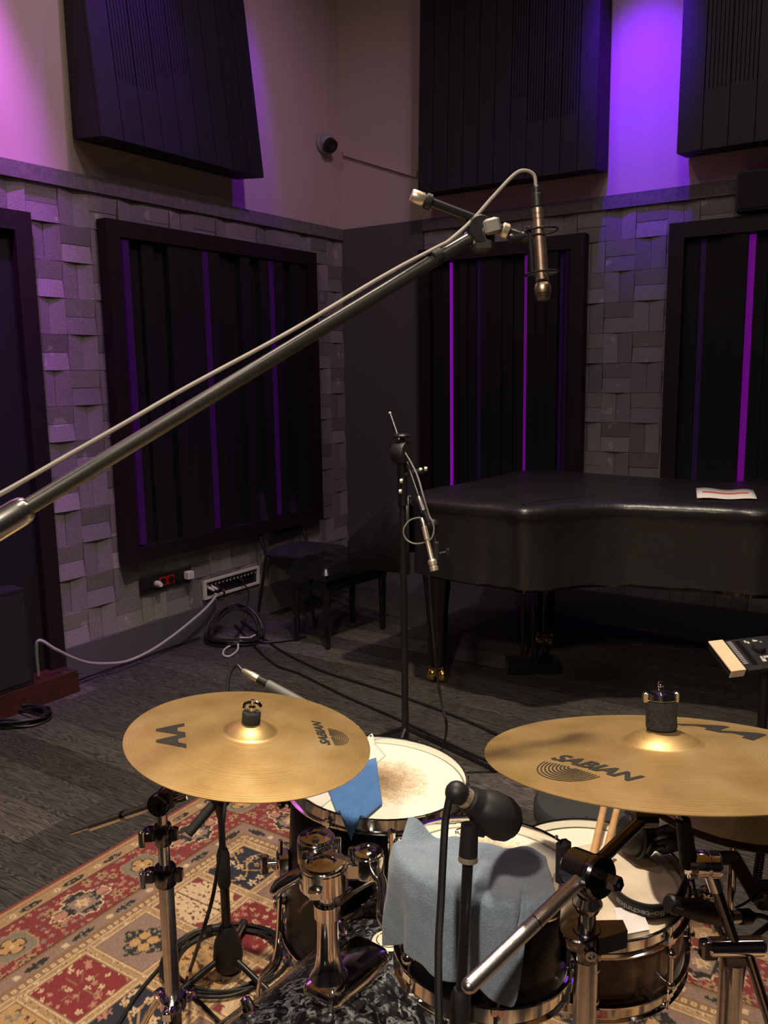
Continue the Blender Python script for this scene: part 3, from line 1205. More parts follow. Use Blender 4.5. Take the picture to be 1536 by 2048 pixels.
pad(MB(), cx + ZU * 0.445, (cl, cf, ZU), 0.225, 0.215, 0.025, -0.008).build('seat', CHAIRF, t)
bk = (cf * -0.18 + ZU).normalized()
pad(MB(), cx - cf * 0.235 + ZU * 0.70, (cl, bk, cf), 0.22, 0.19, 0.022, 0.03).build('backrest', CHAIRF, t)
for sd in (-1, 1):
    a = cx + cl * (0.225 * sd)
    MB().tube(smooth_path([a + cf * 0.22, a + cf * 0.19 + ZU * 0.30, a + cf * 0.17 + ZU * 0.42, a + cf * 0.10 + ZU * 0.438, a - cf * 0.12 + ZU * 0.43], 5), 0.010, 8).build('leg', BLKM, t)
    MB().tube(smooth_path([a - cf * 0.25, a - cf * 0.17 + ZU * 0.38, a - cf * 0.16 + ZU * 0.44, a - cf * 0.24 + ZU * 0.66, a - cf * 0.26 + ZU * 0.78], 5), 0.010, 8).build('leg', BLKM, t)
mb = MB()
mb.cyl(cx - cf * 0.15 - cl * 0.225 + ZU * 0.425, cx - cf * 0.15 + cl * 0.225 + ZU * 0.425, 0.009, seg=8)
mb.cyl(cx + cf * 0.15 - cl * 0.225 + ZU * 0.425, cx + cf * 0.15 + cl * 0.225 + ZU * 0.425, 0.009, seg=8)
mb.build('seat_frame', BLKM, t)

# ---- socket plate with two red sockets
s0, z0 = lw(279, 1161, .035)[0], lw(283, 1188, .035)[1]
s1, z1 = lw(381, 1150, .035)[0], lw(380, 1134, .035)[1]
z0, z1 = z0 - 0.004, z1 + 0.004
t = thing('socket_plate', 'black socket plate with two red sockets on stone wall', 'socket', LWp((s0 + s1) / 2, z0, 0.03))
wbox(MB(), LWp, s0, s1, z0, z1, 0.030, 0.040).build('plate', BLKP, t, smooth=False)
n = 6
cell = (s1 - s0 - 0.02) / n
for i in range(n):
    a = s0 + 0.01 + i * cell + 0.004
    wbox(MB(), LWp, a, a + cell - 0.008, z0 + 0.02, z1 - 0.02, 0.040, 0.045).build('socket', REDP if i in (2, 3) else BLKP, t, smooth=False)
    if i in (2, 3):
        c = LWp(a + cell / 2 - 0.004, (z0 + z1) / 2, 0.045)
        so = MB().lathe([(0.021, 0.0005), (0.021, 0.003), (0.016, 0.003), (0.016, 0.0006), (0.001, 0.0006)], c, NL, 20).build('socket_ring', BLKP, t)
pa = s0 + 0.01 + 1 * cell + cell * .7
c = LWp(pa, (z0 + z1) / 2 - 0.002, 0.045)
pl1 = thing('power_plug', 'white round power plug in the black socket plate', 'plug', c)
MB().tube([c, c + NL * 0.02 + LD * 0.0, c + NL * 0.05 - LD * 0.01], [0.019, 0.019, 0.012], 14).build('plug_body', WHITEP, pl1)
c = LWp(s0 + 0.01 + 5 * cell + cell * .5, (z0 + z1) / 2 + 0.004, 0.045)
pl2 = thing('power_adapter', 'white square power adapter in the black socket plate', 'plug', c)
MB().rbox(c + NL * 0.022, (0.024, 0.022, 0.024), (LD, NL, ZU), 0.004).build('adapter_body', WHITEP, pl2)

# ---- recessed connector bay
s0, z0 = lw(406, 1180, .035)[0], 0.233
s1, z1 = lw(516, 1140, .035)[0], 0.352
t = thing('connector_bay', 'white framed bay of audio connectors low on the stone wall', 'connector box', LWp((s0 + s1) / 2, z0, 0.03))
fwd = 0.014
for (a, b, c, d) in ((s0, s1, z1 - fwd, z1), (s0, s1, z0, z0 + fwd), (s0, s0 + fwd * 1.3, z0 + fwd, z1 - fwd), (s1 - fwd * 1.3, s1, z0 + fwd, z1 - fwd)):
    wbox(MB(), LWp, a, b, c, d, 0.030, 0.050).build('frame_rail', WHITEP, t, smooth=False)
wbox(MB(), LWp, s0 + 0.01, s1 - 0.01, z0 + 0.01, z1 - 0.01, 0.0305, 0.034).build('back_plate', BLKM, t, smooth=False)
for i in range(14):
    for j in range(1):
        c = LWp(s0 + 0.035 + i * (s1 - s0 - 0.07) / 13, z1 - 0.036, 0.034)
        MB().lathe([(0.0115, 0.0), (0.0115, 0.010), (0.007, 0.010), (0.007, 0.003), (0.0005, 0.003)], c, NL, 12).build('connector', STEEL, t)
for i in (0, 1, 2, 9):
    c = LWp(s0 + 0.045 + i * 0.03, z1 - 0.05, 0.034)
    MB().tube([c, c + NL * 0.05 - ZU * 0.012], [0.010, 0.008], 10).build('jack', WHITEP if i < 2 else BLKP, t)


def cable(name, label, pts, r, m, seg=8, n=8, group=None, cat='cable'):
    o = MB().tube(smooth_path(pts, n), r, seg).build(name, m, None)
    tag(o, label, cat, group)
    return o


jx = LWp(s0 + 0.06, z0 + 0.03, 0.075)
def wallpx(x, y, d):
    s_, z_ = lw(x, y, d)
    return LWp(s_, max(z_, 0.012), d)


cable('grey_cable', 'thick pale grey cable hanging from the connector bay across the doorway',
      [jx, wallpx(432, 1192, 0.11), wallpx(412, 1216, 0.12), wallpx(385, 1240, 0.12), wallpx(345, 1272, 0.12), wallpx(300, 1302, 0.12), wallpx(255, 1322, 0.12), wallpx(215, 1327, 0.13), wallpx(175, 1325, 0.15), wallpx(140, 1313, 0.18), wallpx(110, 1298, 0.19), wallpx(75, 1283, 0.165), LWp(-2.74, 0.130, 0.10)], 0.0080, GCABLE)
cable('skirting_cable', 'thin black cable lying along the grey skirting below the doorway',
      [LWp(-2.60, 0.122, 0.13), LWp(-2.545, 0.10, 0.185), wallpx(116, 1345, 0.11), wallpx(124, 1366, 0.10), wallpx(140, 1367, 0.09), wallpx(180, 1352, 0.07), wallpx(240, 1331, 0.055), wallpx(330, 1299, 0.055), wallpx(400, 1275, 0.06)], 0.005, CABLE)
cable('patch_cable', 'thin black cable dropping from the connector bay and crossing the floor',
      [LWp(s0 + 0.13, z0 + 0.04, 0.08), onz(460, 1222, 0.06), onz(500, 1255, 0.008), onz(560, 1300, 0.007), onz(640, 1340, 0.007), onz(720, 1366, 0.007), onz(830, 1402, 0.007), onz(930, 1440, 0.007), onz(1010, 1475, 0.007), onz(1080, 1500, 0.007)], 0.0065, CABLE)
cable('floor_cable', 'black cable running straight over the boards behind the tall stand',
      [onz(470, 1250, 0.008), onz(540, 1322, 0.007), onz(600, 1348, 0.007), onz(690, 1392, 0.007), onz(800, 1440, 0.007), onz(880, 1478, 0.007), onz(960, 1515, 0.007), onz(1040, 1545, 0.007)], 0.006, CABLE)
cable('bundle_lead', 'thin dark lead from the connector bay down to the cable coil',
      [LWp(s0 + 0.30, z0 + 0.05, 0.08), LWp(s0 + 0.33, z0 - 0.02, 0.10), onz(490, 1240, 0.05), onz(470, 1275, 0.03)], 0.0045, CABLE)

# coil of black cable and grey twisted lead under the connector bay


def coil(name, label, c, rx, ry, turns, r, m, axis=None, seed=0, zamp=0.02, tailp=None, tilt=0.0):
    rg_ = random.Random(seed)
    pts = []
    nn = 14 * turns
    for i in range(nn):
        a = 2 * math.pi * i / 14
        k = 1 + 0.13 * math.sin(i * 0.37 + seed) + rg_.uniform(-0.03, 0.03)
        p = V((math.cos(a) * rx * k, math.sin(a) * ry * k, 0))
        up = r + zamp * (0.5 + 0.5 * math.sin(i * 0.61 + seed)) + max(0, math.sin(a)) * tilt
        pts.append(V(c) + p + V((0, 0, up)))
    if tailp:
        pts += [V(q) for q in tailp]
    o = MB().tube(smooth_path(pts, 3), r, 7).build(name, m)
    tag(o, label, 'cable')
    return o


cc = onz(470, 1282, 0)
coil('cable_coil', 'heap of coiled black cable on the floor below the connector bay', (cc.x, cc.y, 0), 0.16, 0.12, 6, 0.007, CABLE, seed=3, zamp=0.035, tilt=0.16,
     tailp=[onz(530, 1285, 0.01), onz(580, 1280, 0.01), onz(612, 1272, 0.01)])
cable('twisted_lead', 'short looped grey lead lying on the boards before the cable heap',
      [onz(510, 1270, 0.03), onz(490, 1280, 0.03), onz(470, 1287, 0.02), onz(450, 1298, 0.008), onz(447, 1310, 0.008), onz(460, 1312, 0.008), onz(475, 1300, 0.008), onz(478, 1284, 0.03), onz(498, 1277, 0.035), onz(480, 1275, 0.035)], 0.006, WCABLE)
cc = onz(40, 1440, 0)
coil('cable_bundle', 'tangled bundle of black cable on the boards near the doorway', (cc.x, cc.y, 0), 0.13, 0.10, 7, 0.006, CABLE, seed=5, zamp=0.03,
     tailp=[onz(20, 1420, 0.01), onz(-20, 1450, 0.01)])

# black box on the sill
c = LWp(-2.98, 0.117, 0.085)
t = thing('floor_monitor', 'black loudspeaker box standing on the red-brown threshold', 'speaker', c)
wbox(MB(), LWp, -3.15, -2.80, 0.117, 0.60, 0.015, 0.155).build('cabinet', BLKP, t, smooth=False)
wbox(MB(), LWp, -3.13, -2.82, 0.14, 0.58, 0.155, 0.160).build('grille', CHAIRF, t, smooth=False)

# ---- control unit on a stand at the right, tilted towards the kit
TL = P(1419, 1284, 2.86)
TRp = P(1528, 1271, 2.90)
BLp = P(1433, 1346, 2.735)
ux = (TRp - TL).normalized()
dn = (BLp - TL)
dn = dn - ux * dn.dot(ux)
depth = dn.length
dn.normalize()
nn_ = ux.cross(dn)
if nn_.z < 0:
    nn_ = -nn_
uy = -dn
dc = TL
dz = 0.0
Wd = 0.36
gc = TL + ux * (Wd / 2) + dn * (depth / 2)
t = thing('effects_unit', 'dark control unit with knobs and cream tape along its edge', 'mixer', gc - ZU * 0.06)
m3 = (ux, dn, nn_)


def dbox(mb, x0, x1, y0, y1, z0_, z1_, b=0.002):
    return mb.rbox(dc + ux * ((x0 + x1) / 2) + dn * ((y0 + y1) / 2) + nn_ * ((z0_ + z1_) / 2), ((x1 - x0) / 2, (y1 - y0) / 2, (z1_ - z0_) / 2), m3, b)


dbox(MB(), 0.0, Wd, 0, depth, dz - 0.028, dz).build('chassis', BLKP, t, smooth=False)
dbox(MB(), 0.06, Wd, depth - 0.003, depth + 0.001, dz - 0.008, dz + 0.001, .0005).build('edge_trim', STEEL, t, smooth=False)
tp = MB()
dbox(tp, -0.003, 0.05, -0.003, depth + 0.003, dz - 0.004, dz + 0.002, 0.001)
dbox(tp, -0.003, 0.05, depth, depth + 0.003, dz - 0.028, dz, 0.001)
tp.build('tape_label', TAPE, t, smooth=False)
for i in range(14):
    y0_ = 0.012 + i * (depth - 0.03) / 14
    dbox(MB(), 0.056, 0.073, y0_, y0_ + (depth - 0.03) / 14 * 0.6, dz, dz + 0.003, .0005).build('button', GREYPL, t, smooth=False)
dbox(MB(), 0.086, 0.104, 0.012, depth - 0.014, dz, dz + 0.0015, .0005).build('display_strip', BLKG, t, smooth=False)
for (kx, ky, kr, kh) in ((0.145, 0.42, 0.021, 0.018), (0.165, 0.80, 0.014, 0.014)):
    c = dc + ux * kx + dn * (ky * depth)
    MB().lathe([(kr, 0.0), (kr, kh * .8), (kr * .9, kh), (0.001, kh)], c, nn_, 20).build('knob', BLKP, t)
rg_ = random.Random(2)
mb = MB()
for (kx, ky) in ((0.118, .10), (0.126, .14), (0.15, .10), (0.158, .12), (0.17, .18), (0.13, .66), (0.142, .66), (0.152, .66), (0.16, .70), (0.168, .73), (0.195, .62), (0.198, .86)):
    dbox(mb, kx, kx + 0.008, ky * depth, ky * depth + 0.010, dz, dz + 0.0012, .0003)
dbox(mb, 0.128, 0.142, 0.74 * depth, 0.84 * depth, dz, dz + 0.0014, .0003)
mb.build('printed_marks', WINK, t, smooth=False)
dbox(MB(), 0.215, 0.33, 0.02, depth - 0.05, dz, dz + 0.012, 0.003).build('pad', RUBBER, t, smooth=False)
dbox(MB(), 0.335, 0.38, 0.03, 0.045, dz - 0.01, dz + 0.004, 0.002).build('handle', STEEL, t, smooth=False)
ct0 = dc + ux * 0.18 + dn * (depth / 2) - nn_ * 0.034
ctr2 = V((ct0.x, ct0.y, 0))
st = thing('low_stand', 'low black stand carrying the control unit', 'stand', ctr2)
MB().rbox(ct0, (0.13, depth / 2 - 0.03, 0.005), m3, .002).build('shelf', BLKM, st, smooth=False)
MB().cyl(ctr2 + ZU * 0.12, ct0 - ZU * 0.01, 0.016, seg=14).build('column', BLKM, st)
for k in range(3):
    a = k * 2.094 + 0.4
    MB().tube([ctr2 + ZU * 0.16, ctr2 + V((math.cos(a) * 0.2, math.sin(a) * 0.2, 0.012))], 0.010, 8).build('leg', BLKM, st)

# ================================================================== RUG
RC = onz(494, 1541, 0) + E1 * 0.05
RU, RV = 2.35, 2.75


def rug_colors(U, W):
    """U: distance from the back edge, W: distance from the left edge (metres)"""
    lin = lambda r, g, b: np.array(sr(r, g, b)[:3])
    C = dict(edge=lin(150, 30, 26), tan=lin(176, 136, 84), dtan=lin(146, 106, 62), red=lin(136, 34, 30), cream=lin(216, 180, 130), dark=lin(44, 40, 36),
             navy=lin(36, 40, 54), grey=lin(134, 120, 96), mauve=lin(150, 116, 98), brown=lin(88, 54, 32), pink=lin(186, 120, 92), gold=lin(196, 146, 72))
    out = np.empty(U.shape + (3,))
    out[:] = C['tan']
    D = np.minimum(U, W)
    A = np.where(U < W, W, U)          # distance along the border

    def h(i, j, k):
        x = np.sin(i * 127.1 + j * 311.7 + k * 74.7) * 43758.5453
        return x - np.floor(x)

    def blobs(a, b, cell, k, rad=0.36, pet=5, dens=0.8):
        """scattered little flowers; returns (inside petal, inside heart, random)"""
        best = np.full(a.shape, 9.0)
        hrt = np.full(a.shape, 9.0)
        rnd = np.zeros(a.shape)
        ia, ib = np.floor(a / cell), np.floor(b / cell)
        for di in (-1, 0, 1):
            for dj in (-1, 0, 1):
                i, j = ia + di, ib + dj
                ca = (i + 0.2 + 0.6 * h(i, j, k)) * cell
                cb = (j + 0.2 + 0.6 * h(i, j, k + 1)) * cell
                q = h(i, j, k + 2)
                dx, dy = a - ca, b - cb
                r = np.hypot(dx, dy) / cell
                th = np.arctan2(dy, dx)
                rr_ = rad * (0.6 + 0.5 * q) * (0.78 + 0.28 * np.cos(pet * th + q * 6))
                val = np.where(q < dens, r / rr_, 9)
                up = val < best
                best = np.where(up, val, best)
                hrt = np.where(up, r, hrt)
                rnd = np.where(up, h(i, j, k + 3), rnd)
        return best < 1, hrt < 0.10, rnd

    def put(mask, col):
        out[mask] = C[col] if isinstance(col, str) else col

    # --- borders
    put(D < 0.013, 'edge')
    b1 = (D >= 0.013) & (D < 0.075)
    put(b1, 'tan')
    put(b1 & (np.abs(D - 0.030) < 0.002), 'dtan')
    per = 0.155
    ph = (A % per) / per
    mot = (np.abs(D - 0.052) < 0.013 * np.clip(np.sin(ph * np.pi * 2 - 0.6), 0, 1) ** 0.5 + 0.0) & (ph < 0.62)
    p, q, r = blobs(A, D, 0.020, 1, 0.45, 4, 0.9)
    put(b1 & mot, 'dark')
    put(b1 & mot & p, 'mauve')
    put(b1 & (np.hypot((ph - 0.74) * per, D - 0.052) < 0.011), 'cream')
    put(b1 & (np.hypot((ph - 0.74) * per, D - 0.052) < 0.004), 'dtan')
    put((np.abs(D - 0.076) < 0.0022), 'brown')
    b2 = (D >= 0.078) & (D < 0.270)
    put(b2, 'red')
    p, q, r = blobs(A, D, 0.027, 5, 0.42, 5, 0.85)
    put(b2 & p & (r < 0.55), 'pink')
    put(b2 & p & (r >= 0.55), 'mauve')
    p, q, r = blobs(A, D, 0.06, 9, 0.40, 6, 0.55)
    put(b2 & p, 'tan')
    put(b2 & p & q, 'brown')
    # alternating medallions every 0.2375 m, starting with a grey one in the corner
    st = 0.2375
    idx = np.round((A - 0.178) / st)
    ma = A - 0.178 - idx * st
    md_ = D - 0.174
    corner = idx <= 0
    odd = (idx % 2 == 1)
    # dark lobed lozenge with a cream outline
    th = np.arctan2(md_ / 0.074, ma / 0.120)
    rd = np.hypot(ma / 0.120, md_ / 0.074)
    lob = (0.78 + 0.16 * np.cos(4 * th) + 0.05 * np.cos(16 * th))
    put(b2 & odd & (rd < lob), 'cream')
    inn = b2 & odd & (rd < lob - 0.07)
    put(inn, 'dark')
    p, q, r = blobs(A, D, 0.024, 13, 0.45, 5, 0.9)
    put(inn & p & (r < 0.4), 'grey')
    put(inn & p & (r >= 0.4), 'mauve')
    put(inn & (np.abs(ma) > 0.055) & (np.hypot((np.abs(ma) - 0.077) / 1.3, md_) < 0.017), 'pink')
    cen = inn & (np.maximum(np.abs(ma), np.abs(md_)) < 0.034)
    put(cen, 'mauve')
    put(inn & (np.hypot(ma, md_) < 0.025 * (0.8 + 0.25 * np.cos(8 * th))), 'cream')
    put(inn & (np.hypot(ma, md_) < 0.008), 'gold')
    # grey squarish medallion
    sq = (np.abs(ma) / 0.062) ** 4 + (np.abs(md_) / 0.058) ** 4
    g_ = b2 & (~odd) & (sq < 1)
    put(g_, 'grey')
    put(g_ & (sq > 0.8), 'tan')
    th2 = np.arctan2(md_, ma)
    q4 = np.hypot(ma, md_) < 0.036 * (0.78 + 0.25 * np.abs(np.cos(2 * th2)))
    put(g_ & (np.hypot(ma, md_) < 0.041 * (0.78 + 0.25 * np.abs(np.cos(2 * th2)))), 'brown')
    put(g_ & q4, 'gold')
    put(g_ & (np.hypot(np.abs(ma) - 0.017, np.abs(md_) - 0.017) < 0.006), 'brown')
    put(g_ & (np.hypot(ma, md_) < 0.008), 'cream')
    put(np.abs(D - 0.271) < 0.0022, 'brown')
    b3 = (D >= 0.273) & (D < 0.330)
    put(b3, 'mauve')
    mot = (np.abs(D - 0.301) < 0.013 * np.clip(np.sin(ph * np.pi * 2 - 0.6), 0, 1) ** 0.5) & (ph < 0.62)
    put(b3 & ((D < 0.281) | (D > 0.322)), 'dtan')
    put(b3 & mot, 'dark')
    p, q, r = blobs(A, D, 0.020, 21, 0.45, 4, 0.9)
    put(b3 & mot & p, 'grey')
    put(b3 & (np.hypot((ph - 0.74) * per, D - 0.301) < 0.011), 'cream')
    b4 = (D >= 0.330) & (D < 0.352)
    put(b4, 'dtan')
    put(b4 & (np.hypot((A % 0.024) - 0.012, D - 0.341) < 0.008), 'cream')
    put(b4 & (np.hypot((A % 0.024) - 0.012, D - 0.341) < 0.003), 'dtan')
    # --- field: grid of garden compartments
    Fm = D >= 0.352
    put(Fm, 'tan')
    p, q, r = blobs(U, W, 0.020, 25, 0.42, 5, 0.85)
    put(Fm & p & (r < 0.5), 'gold')
    put(Fm & p & (r >= 0.5), 'cream')
    put(Fm & q, 'brown')
    pu, pv = 0.2165, 0.222
    fu, fv = U - 0.372, W - 0.366
    iu, iv = np.floor(fu / pu), np.floor(fv / pv)
    cu, cv = fu - (iu + 0.5) * pu, fv - (iv + 0.5) * pv
    hu, hv = pu / 2 - 0.014, pv / 2 - 0.012
    ins = Fm & (np.abs(cu) < hu) & (np.abs(cv) < hv)
    lines = Fm & ((np.abs(np.abs(cu) - hu - 0.003) < 0.0022) & (np.abs(cv) < hv + .005) | (np.abs(np.abs(cv) - hv - 0.003) < 0.0022) & (np.abs(cu) < hu + .005))
    put(lines, 'cream')
    kind = (iu + 2 * iv) % 5
    k0, k1, k2, k3, k4 = (ins & (kind == i) for i in range(5))
    edge = ins & ((np.abs(cu) > hu - 0.005) | (np.abs(cv) > hv - 0.005))
    # 0 navy with a flowering branch
    put(k0, 'navy')
    p, q, r = blobs(U, W, 0.040, 31, 0.44, 5, 0.9)
    put(k0 & p & (r < 0.4), 'gold')
    put(k0 & p & (r >= 0.4) & (r < 0.7), 'cream')
    put(k0 & p & (r >= 0.7), 'pink')
    put(k0 & q, 'brown')
    put(k0 & (np.abs(cv - 0.03 * np.sin(cu * 34)) < 0.0035), 'tan')
    put(k0 & (np.abs(cu + 0.6 * np.abs(cv) - 0.02) < 0.003), 'gold')
    # 1 cream arcade with leaves
    put(k1, 'cream')
    p, q, r = blobs(U, W, 0.022, 37, 0.34, 2, 0.85)
    put(k1 & p, 'dtan')
    put(k1 & p & (r > 0.5), 'brown')
    put(k1 & (np.abs(cu) < 0.004), 'brown')
    put(k1 & (np.hypot(np.abs(cu) - hu, np.abs(cv) - hv) < 0.035), 'red')
    # 2 mauve with dark lobed medallion and four gold petals
    put(k2, 'mauve')
    th = np.arctan2(cv, cu)
    rd = np.hypot(cu, cv)
    lob = 0.072 * (0.84 + 0.16 * np.cos(4 * th) + 0.05 * np.cos(12 * th))
    m2 = k2 & (rd < lob)
    put(m2, 'dark')
    p, q, r = blobs(U, W, 0.021, 41, 0.44, 5, 0.9)
    put(m2 & p, 'grey')
    pt = k2 & (np.hypot(np.abs(cu) - 0.018, np.abs(cv) - 0.018) < 0.0165)
    put(pt, 'gold')
    put(k2 & (rd < 0.005), 'brown')
    # 3 crimson with bouquet
    put(k3, lin(140, 22, 28))
    p, q, r = blobs(U, W, 0.030, 47, 0.42, 5, 0.8)
    far_ = cv > -0.02
    put(k3 & p & (r < 0.5), 'pink')
    put(k3 & p & (r >= 0.5), 'cream')
    put(k3 & p & q, 'gold')
    put(k3 & (np.abs(np.sin(th * 4)) < 0.12) & (rd < 0.06), 'dtan')
    # 4 gold ground with green-grey stems
    put(k4, 'gold')
    p, q, r = blobs(U, W, 0.028, 53, 0.42, 4, 0.85)
    put(k4 & p & (r < 0.4), 'brown')
    put(k4 & p & (r >= 0.4), 'grey')
    put(k4 & (np.abs(cu - 0.02 * np.sin(cv * 40)) < 0.003), 'brown')
    put(edge, 'dtan')
    return out


def make_rug():
    st = 0.0048
    nu, nv = int(RU / st) + 1, int(RV / st) + 1
    us = np.linspace(0, RU, nu)
    vs = np.linspace(0, RV, nv)
    U, W = np.meshgrid(us, vs, indexing='ij')
    e1, e2 = np.array(E1), np.array(E2)
    co = U[..., None] * e1 + W[..., None] * e2
    co[..., 2] = 0.007
    col = rug_colors(U, W)
    lum = col.mean(-1, keepdims=True)
    col = col * 0.80 + lum * 0.20
    nz = np.random.RandomState(1).uniform(0.86, 1.14, U.shape)
    col = np.clip(col * nz[..., None], 0, 1)
    # small skirt ring
    nvert = nu * nv
    idx = np.arange(nvert).reshape(nu, nv)
    quads = np.stack([idx[:-1, :-1], idx[1:, :-1], idx[1:, 1:], idx[:-1, 1:]], -1).reshape(-1, 4)
    verts = co.reshape(-1, 3)
    ring = np.concatenate([idx[0, :], idx[1:, -1], idx[-1, -2::-1], idx[-2:0:-1, 0]])
    low = verts[ring].copy()
    low[:, 2] = 0.0005
    verts = np.concatenate([verts, low])
    m = len(ring)
    lo = nvert + np.arange(m)
    sk = np.stack([ring, np.roll(ring, -1), np.roll(lo, -1), lo], -1)
    quads = np.concatenate([quads, sk])
    col = np.concatenate([col.reshape(-1, 3), col.reshape(-1, 3)[ring]])
    me = bpy.data.meshes.new('oriental_rug')
    me.vertices.add(len(verts))
    me.vertices.foreach_set('co', verts.astype(np.float32).ravel())
    me.loops.add(len(quads) * 4)
    me.loops.foreach_set('vertex_index', quads.astype(np.int32).ravel())
    me.polygons.add(len(quads))
    me.polygons.foreach_set('loop_start', (np.arange(len(quads)) * 4).astype(np.int32))
    me.update(calc_edges=True)
    at = me.color_attributes.new('weave', 'FLOAT_COLOR', 'POINT')
    at.data.foreach_set('color', np.concatenate([col, np.ones((len(col), 1))], 1).astype(np.float32).ravel())
    n = N('rug_wool')
    a = n.new('ShaderNodeVertexColor', layer_name='weave')
    tc = n.new('ShaderNodeTexCoord')
    t_ = n.new('ShaderNodeTexNoise')
    t_.inputs['Scale'].default_value = 520
    n.link(tc.outputs['Object'], t_.inputs['Vector'])
    g = n.ramp(t_.outputs['Fac'], [(0.3, (0.75, 0.75, 0.75, 1)), (0.7, (1.15, 1.15, 1.15, 1))])
    n.link(n.mix(1.0, a.outputs['Color'], g, 'MULTIPLY'), n.b.inputs['Base Color'])
    n.b.inputs['Roughness'].default_value = 0.95
    n.b.inputs['Sheen Weight'].default_value = 0.1
    bp = n.new('ShaderNodeBump')
    bp.inputs['Strength'].default_value = 0.5
    bp.inputs['Distance'].default_value = 0.002
    n.link(t_.outputs['Fac'], bp.inputs['Height'])
    n.link(bp.outputs[0], n.b.inputs['Normal'])
    me.materials.append(n.m)
    o = bpy.data.objects.new('oriental_rug', me)
    COL.objects.link(o)
    o.location = RC
    if me.polygons[0].normal.z < 0:
        me.flip_normals()
    tag(o, 'red and tan oriental rug with medallion border under the drum kit', 'rug')
    return o


make_rug()

# ================================================================== DRUM KIT


def lug_box(mb, c, rad, up, w, l, h):
    tan = up.cross(rad)
    return mb.rbox(c + rad * (h / 2), (w / 2, l / 2, h / 2), (tan, up, rad), min(w, h) * 0.3)


def drum(root, R, depth, shell_m, head_m, nl, a0, style, hoop_m=CHROME, deep=True):
    """built in the local frame of root: +Z through the batter head"""
    L_ = dict(local=True)
    rim = 0.014
    MB().lathe([(R - 0.012, -0.004), (R - 0.002, -0.003), (R, -0.008), (R, -depth + 0.008), (R - 0.002, -depth + 0.003), (R - 0.012, -depth + 0.004)], (0, 0, 0), (0, 0, 1), 64).build('shell', shell_m, root, **L_)
    MB().lathe([(0.0005, 0.0), (R * 0.5, 0.0), (R - 0.006, 0.0), (R + 0.001, -0.003), (R + 0.003, -0.012)], (0, 0, 0), (0, 0, 1), 64, ref=(1, 0, 0)).build('batter_head', head_m, root, **L_)
    MB().lathe([(0.0005, -depth), (R - 0.006, -depth), (R + 0.003, -depth + 0.010)], (0, 0, 0), (0, 0, 1), 48).build('resonant_head', WTAPE, root, **L_)
    for sg, z0 in ((1, 0.0), (-1, -depth)):
        pr = [(R + 0.004, -0.017), (R + 0.013, -0.019), (R + 0.0135, -0.016), (R + 0.0065, -0.013), (R + 0.0062, rim - 0.003), (R + 0.011, rim), (R + 0.0105, rim + 0.002), (R + 0.005, rim + 0.001), (R + 0.004, rim - 0.003), (R + 0.004, -0.017)]
        MB().lathe([(r, z0 + sg * z) for r, z in pr], (0, 0, 0), (0, 0, 1), 64).build('hoop', hoop_m, root, **L_)
    for k in range(nl):
        a = a0 + 2 * math.pi * k / nl
        rad = V((math.cos(a), math.sin(a), 0))
        up = V((0, 0, 1))
        if style == 'tube':
            o = MB().tube([rad * (R + 0.015) + up * -0.035, rad * (R + 0.015) + up * (-depth + 0.035)], 0.005, 10)
            for zz in (-0.037, -depth + 0.037):
                o.sphere(rad * (R + 0.015) + up * zz, 0.009, 10)
                o.cyl(rad * (R - 0.001) + up * zz, rad * (R + 0.015) + up * zz, 0.006, seg=10)
            lg_ = o.build('lug', CHROME, root, **L_)
            ends = (-0.02, -depth + 0.02)
        elif style == 'round':
            for zz in (-0.068, -depth + 0.068):
                o = MB()
                o.lathe([(0.013, -0.001), (0.016, 0.004), (0.012, 0.012), (0.016, 0.018), (0.019, 0.022), (0.019, 0.028), (0.016, 0.031), (0.001, 0.031)], rad * R + up * zz, rad, 20)
                lg_ = o.build('lug', CHROME, root, **L_)
                MB().lathe([(0.0145, 0.0312), (0.0145, 0.0325), (0.001, 0.033)], rad * R + up * zz, rad, 20).build('lug_reflection', DULLGOLD, lg_, **L_)  # champagne disc paints the rug's warm reflection onto the chrome lug
        else:
            for zz, sg in ((-0.062, 1), (-depth + 0.062, -1)):
                o = MB()
                lug_box(o, rad * R + up * zz, rad, up, 0.022, 0.046, 0.018)
                o.sphere(rad * (R + 0.016) + up * (zz + sg * 0.018), 0.011, 12)
                lg_ = o.build('lug', CHROME, root, **L_)
        rr_ = R + 0.0115
        bot = -0.040 if style != 'round' else -0.060
        for sg, zb_ in ((1, 0.0), (-1, -depth)):
            o = MB()
            o.tube([rad * rr_ + up * (zb_ + sg * bot), rad * rr_ + up * (zb_ + sg * (rim + 0.004))], 0.0026, 8)
            o.box(rad * (rr_ - 0.001) + up * (zb_ - sg * 0.013), (0.006, 0.009, 0.005), (rad, up.cross(rad), up))
            o.cyl(rad * rr_ + up * (zb_ - sg * 0.010), rad * rr_ + up * (zb_ - sg * 0.002), 0.0055, seg=8)
            o.build('tension_rod', CHROME, root, **L_)


def on_head(x, y, m_):
    """pixel -> local point on the head plane"""
    p0, nn = m_.translation, m_.to_3x3() @ V((0, 0, 1))
    return m_.inverted() @ onplane(x, y, p0, nn)


HEAD_F = head_mat('floor_tom_head', 0.005, -0.005, 0.125, 1)
HEAD_T = head_mat('rack_tom_head', -0.005, 0.02, 0.088, 2)
HEAD_S = head_mat('snare_head', 0.3, 0.3, 0.02, 3)

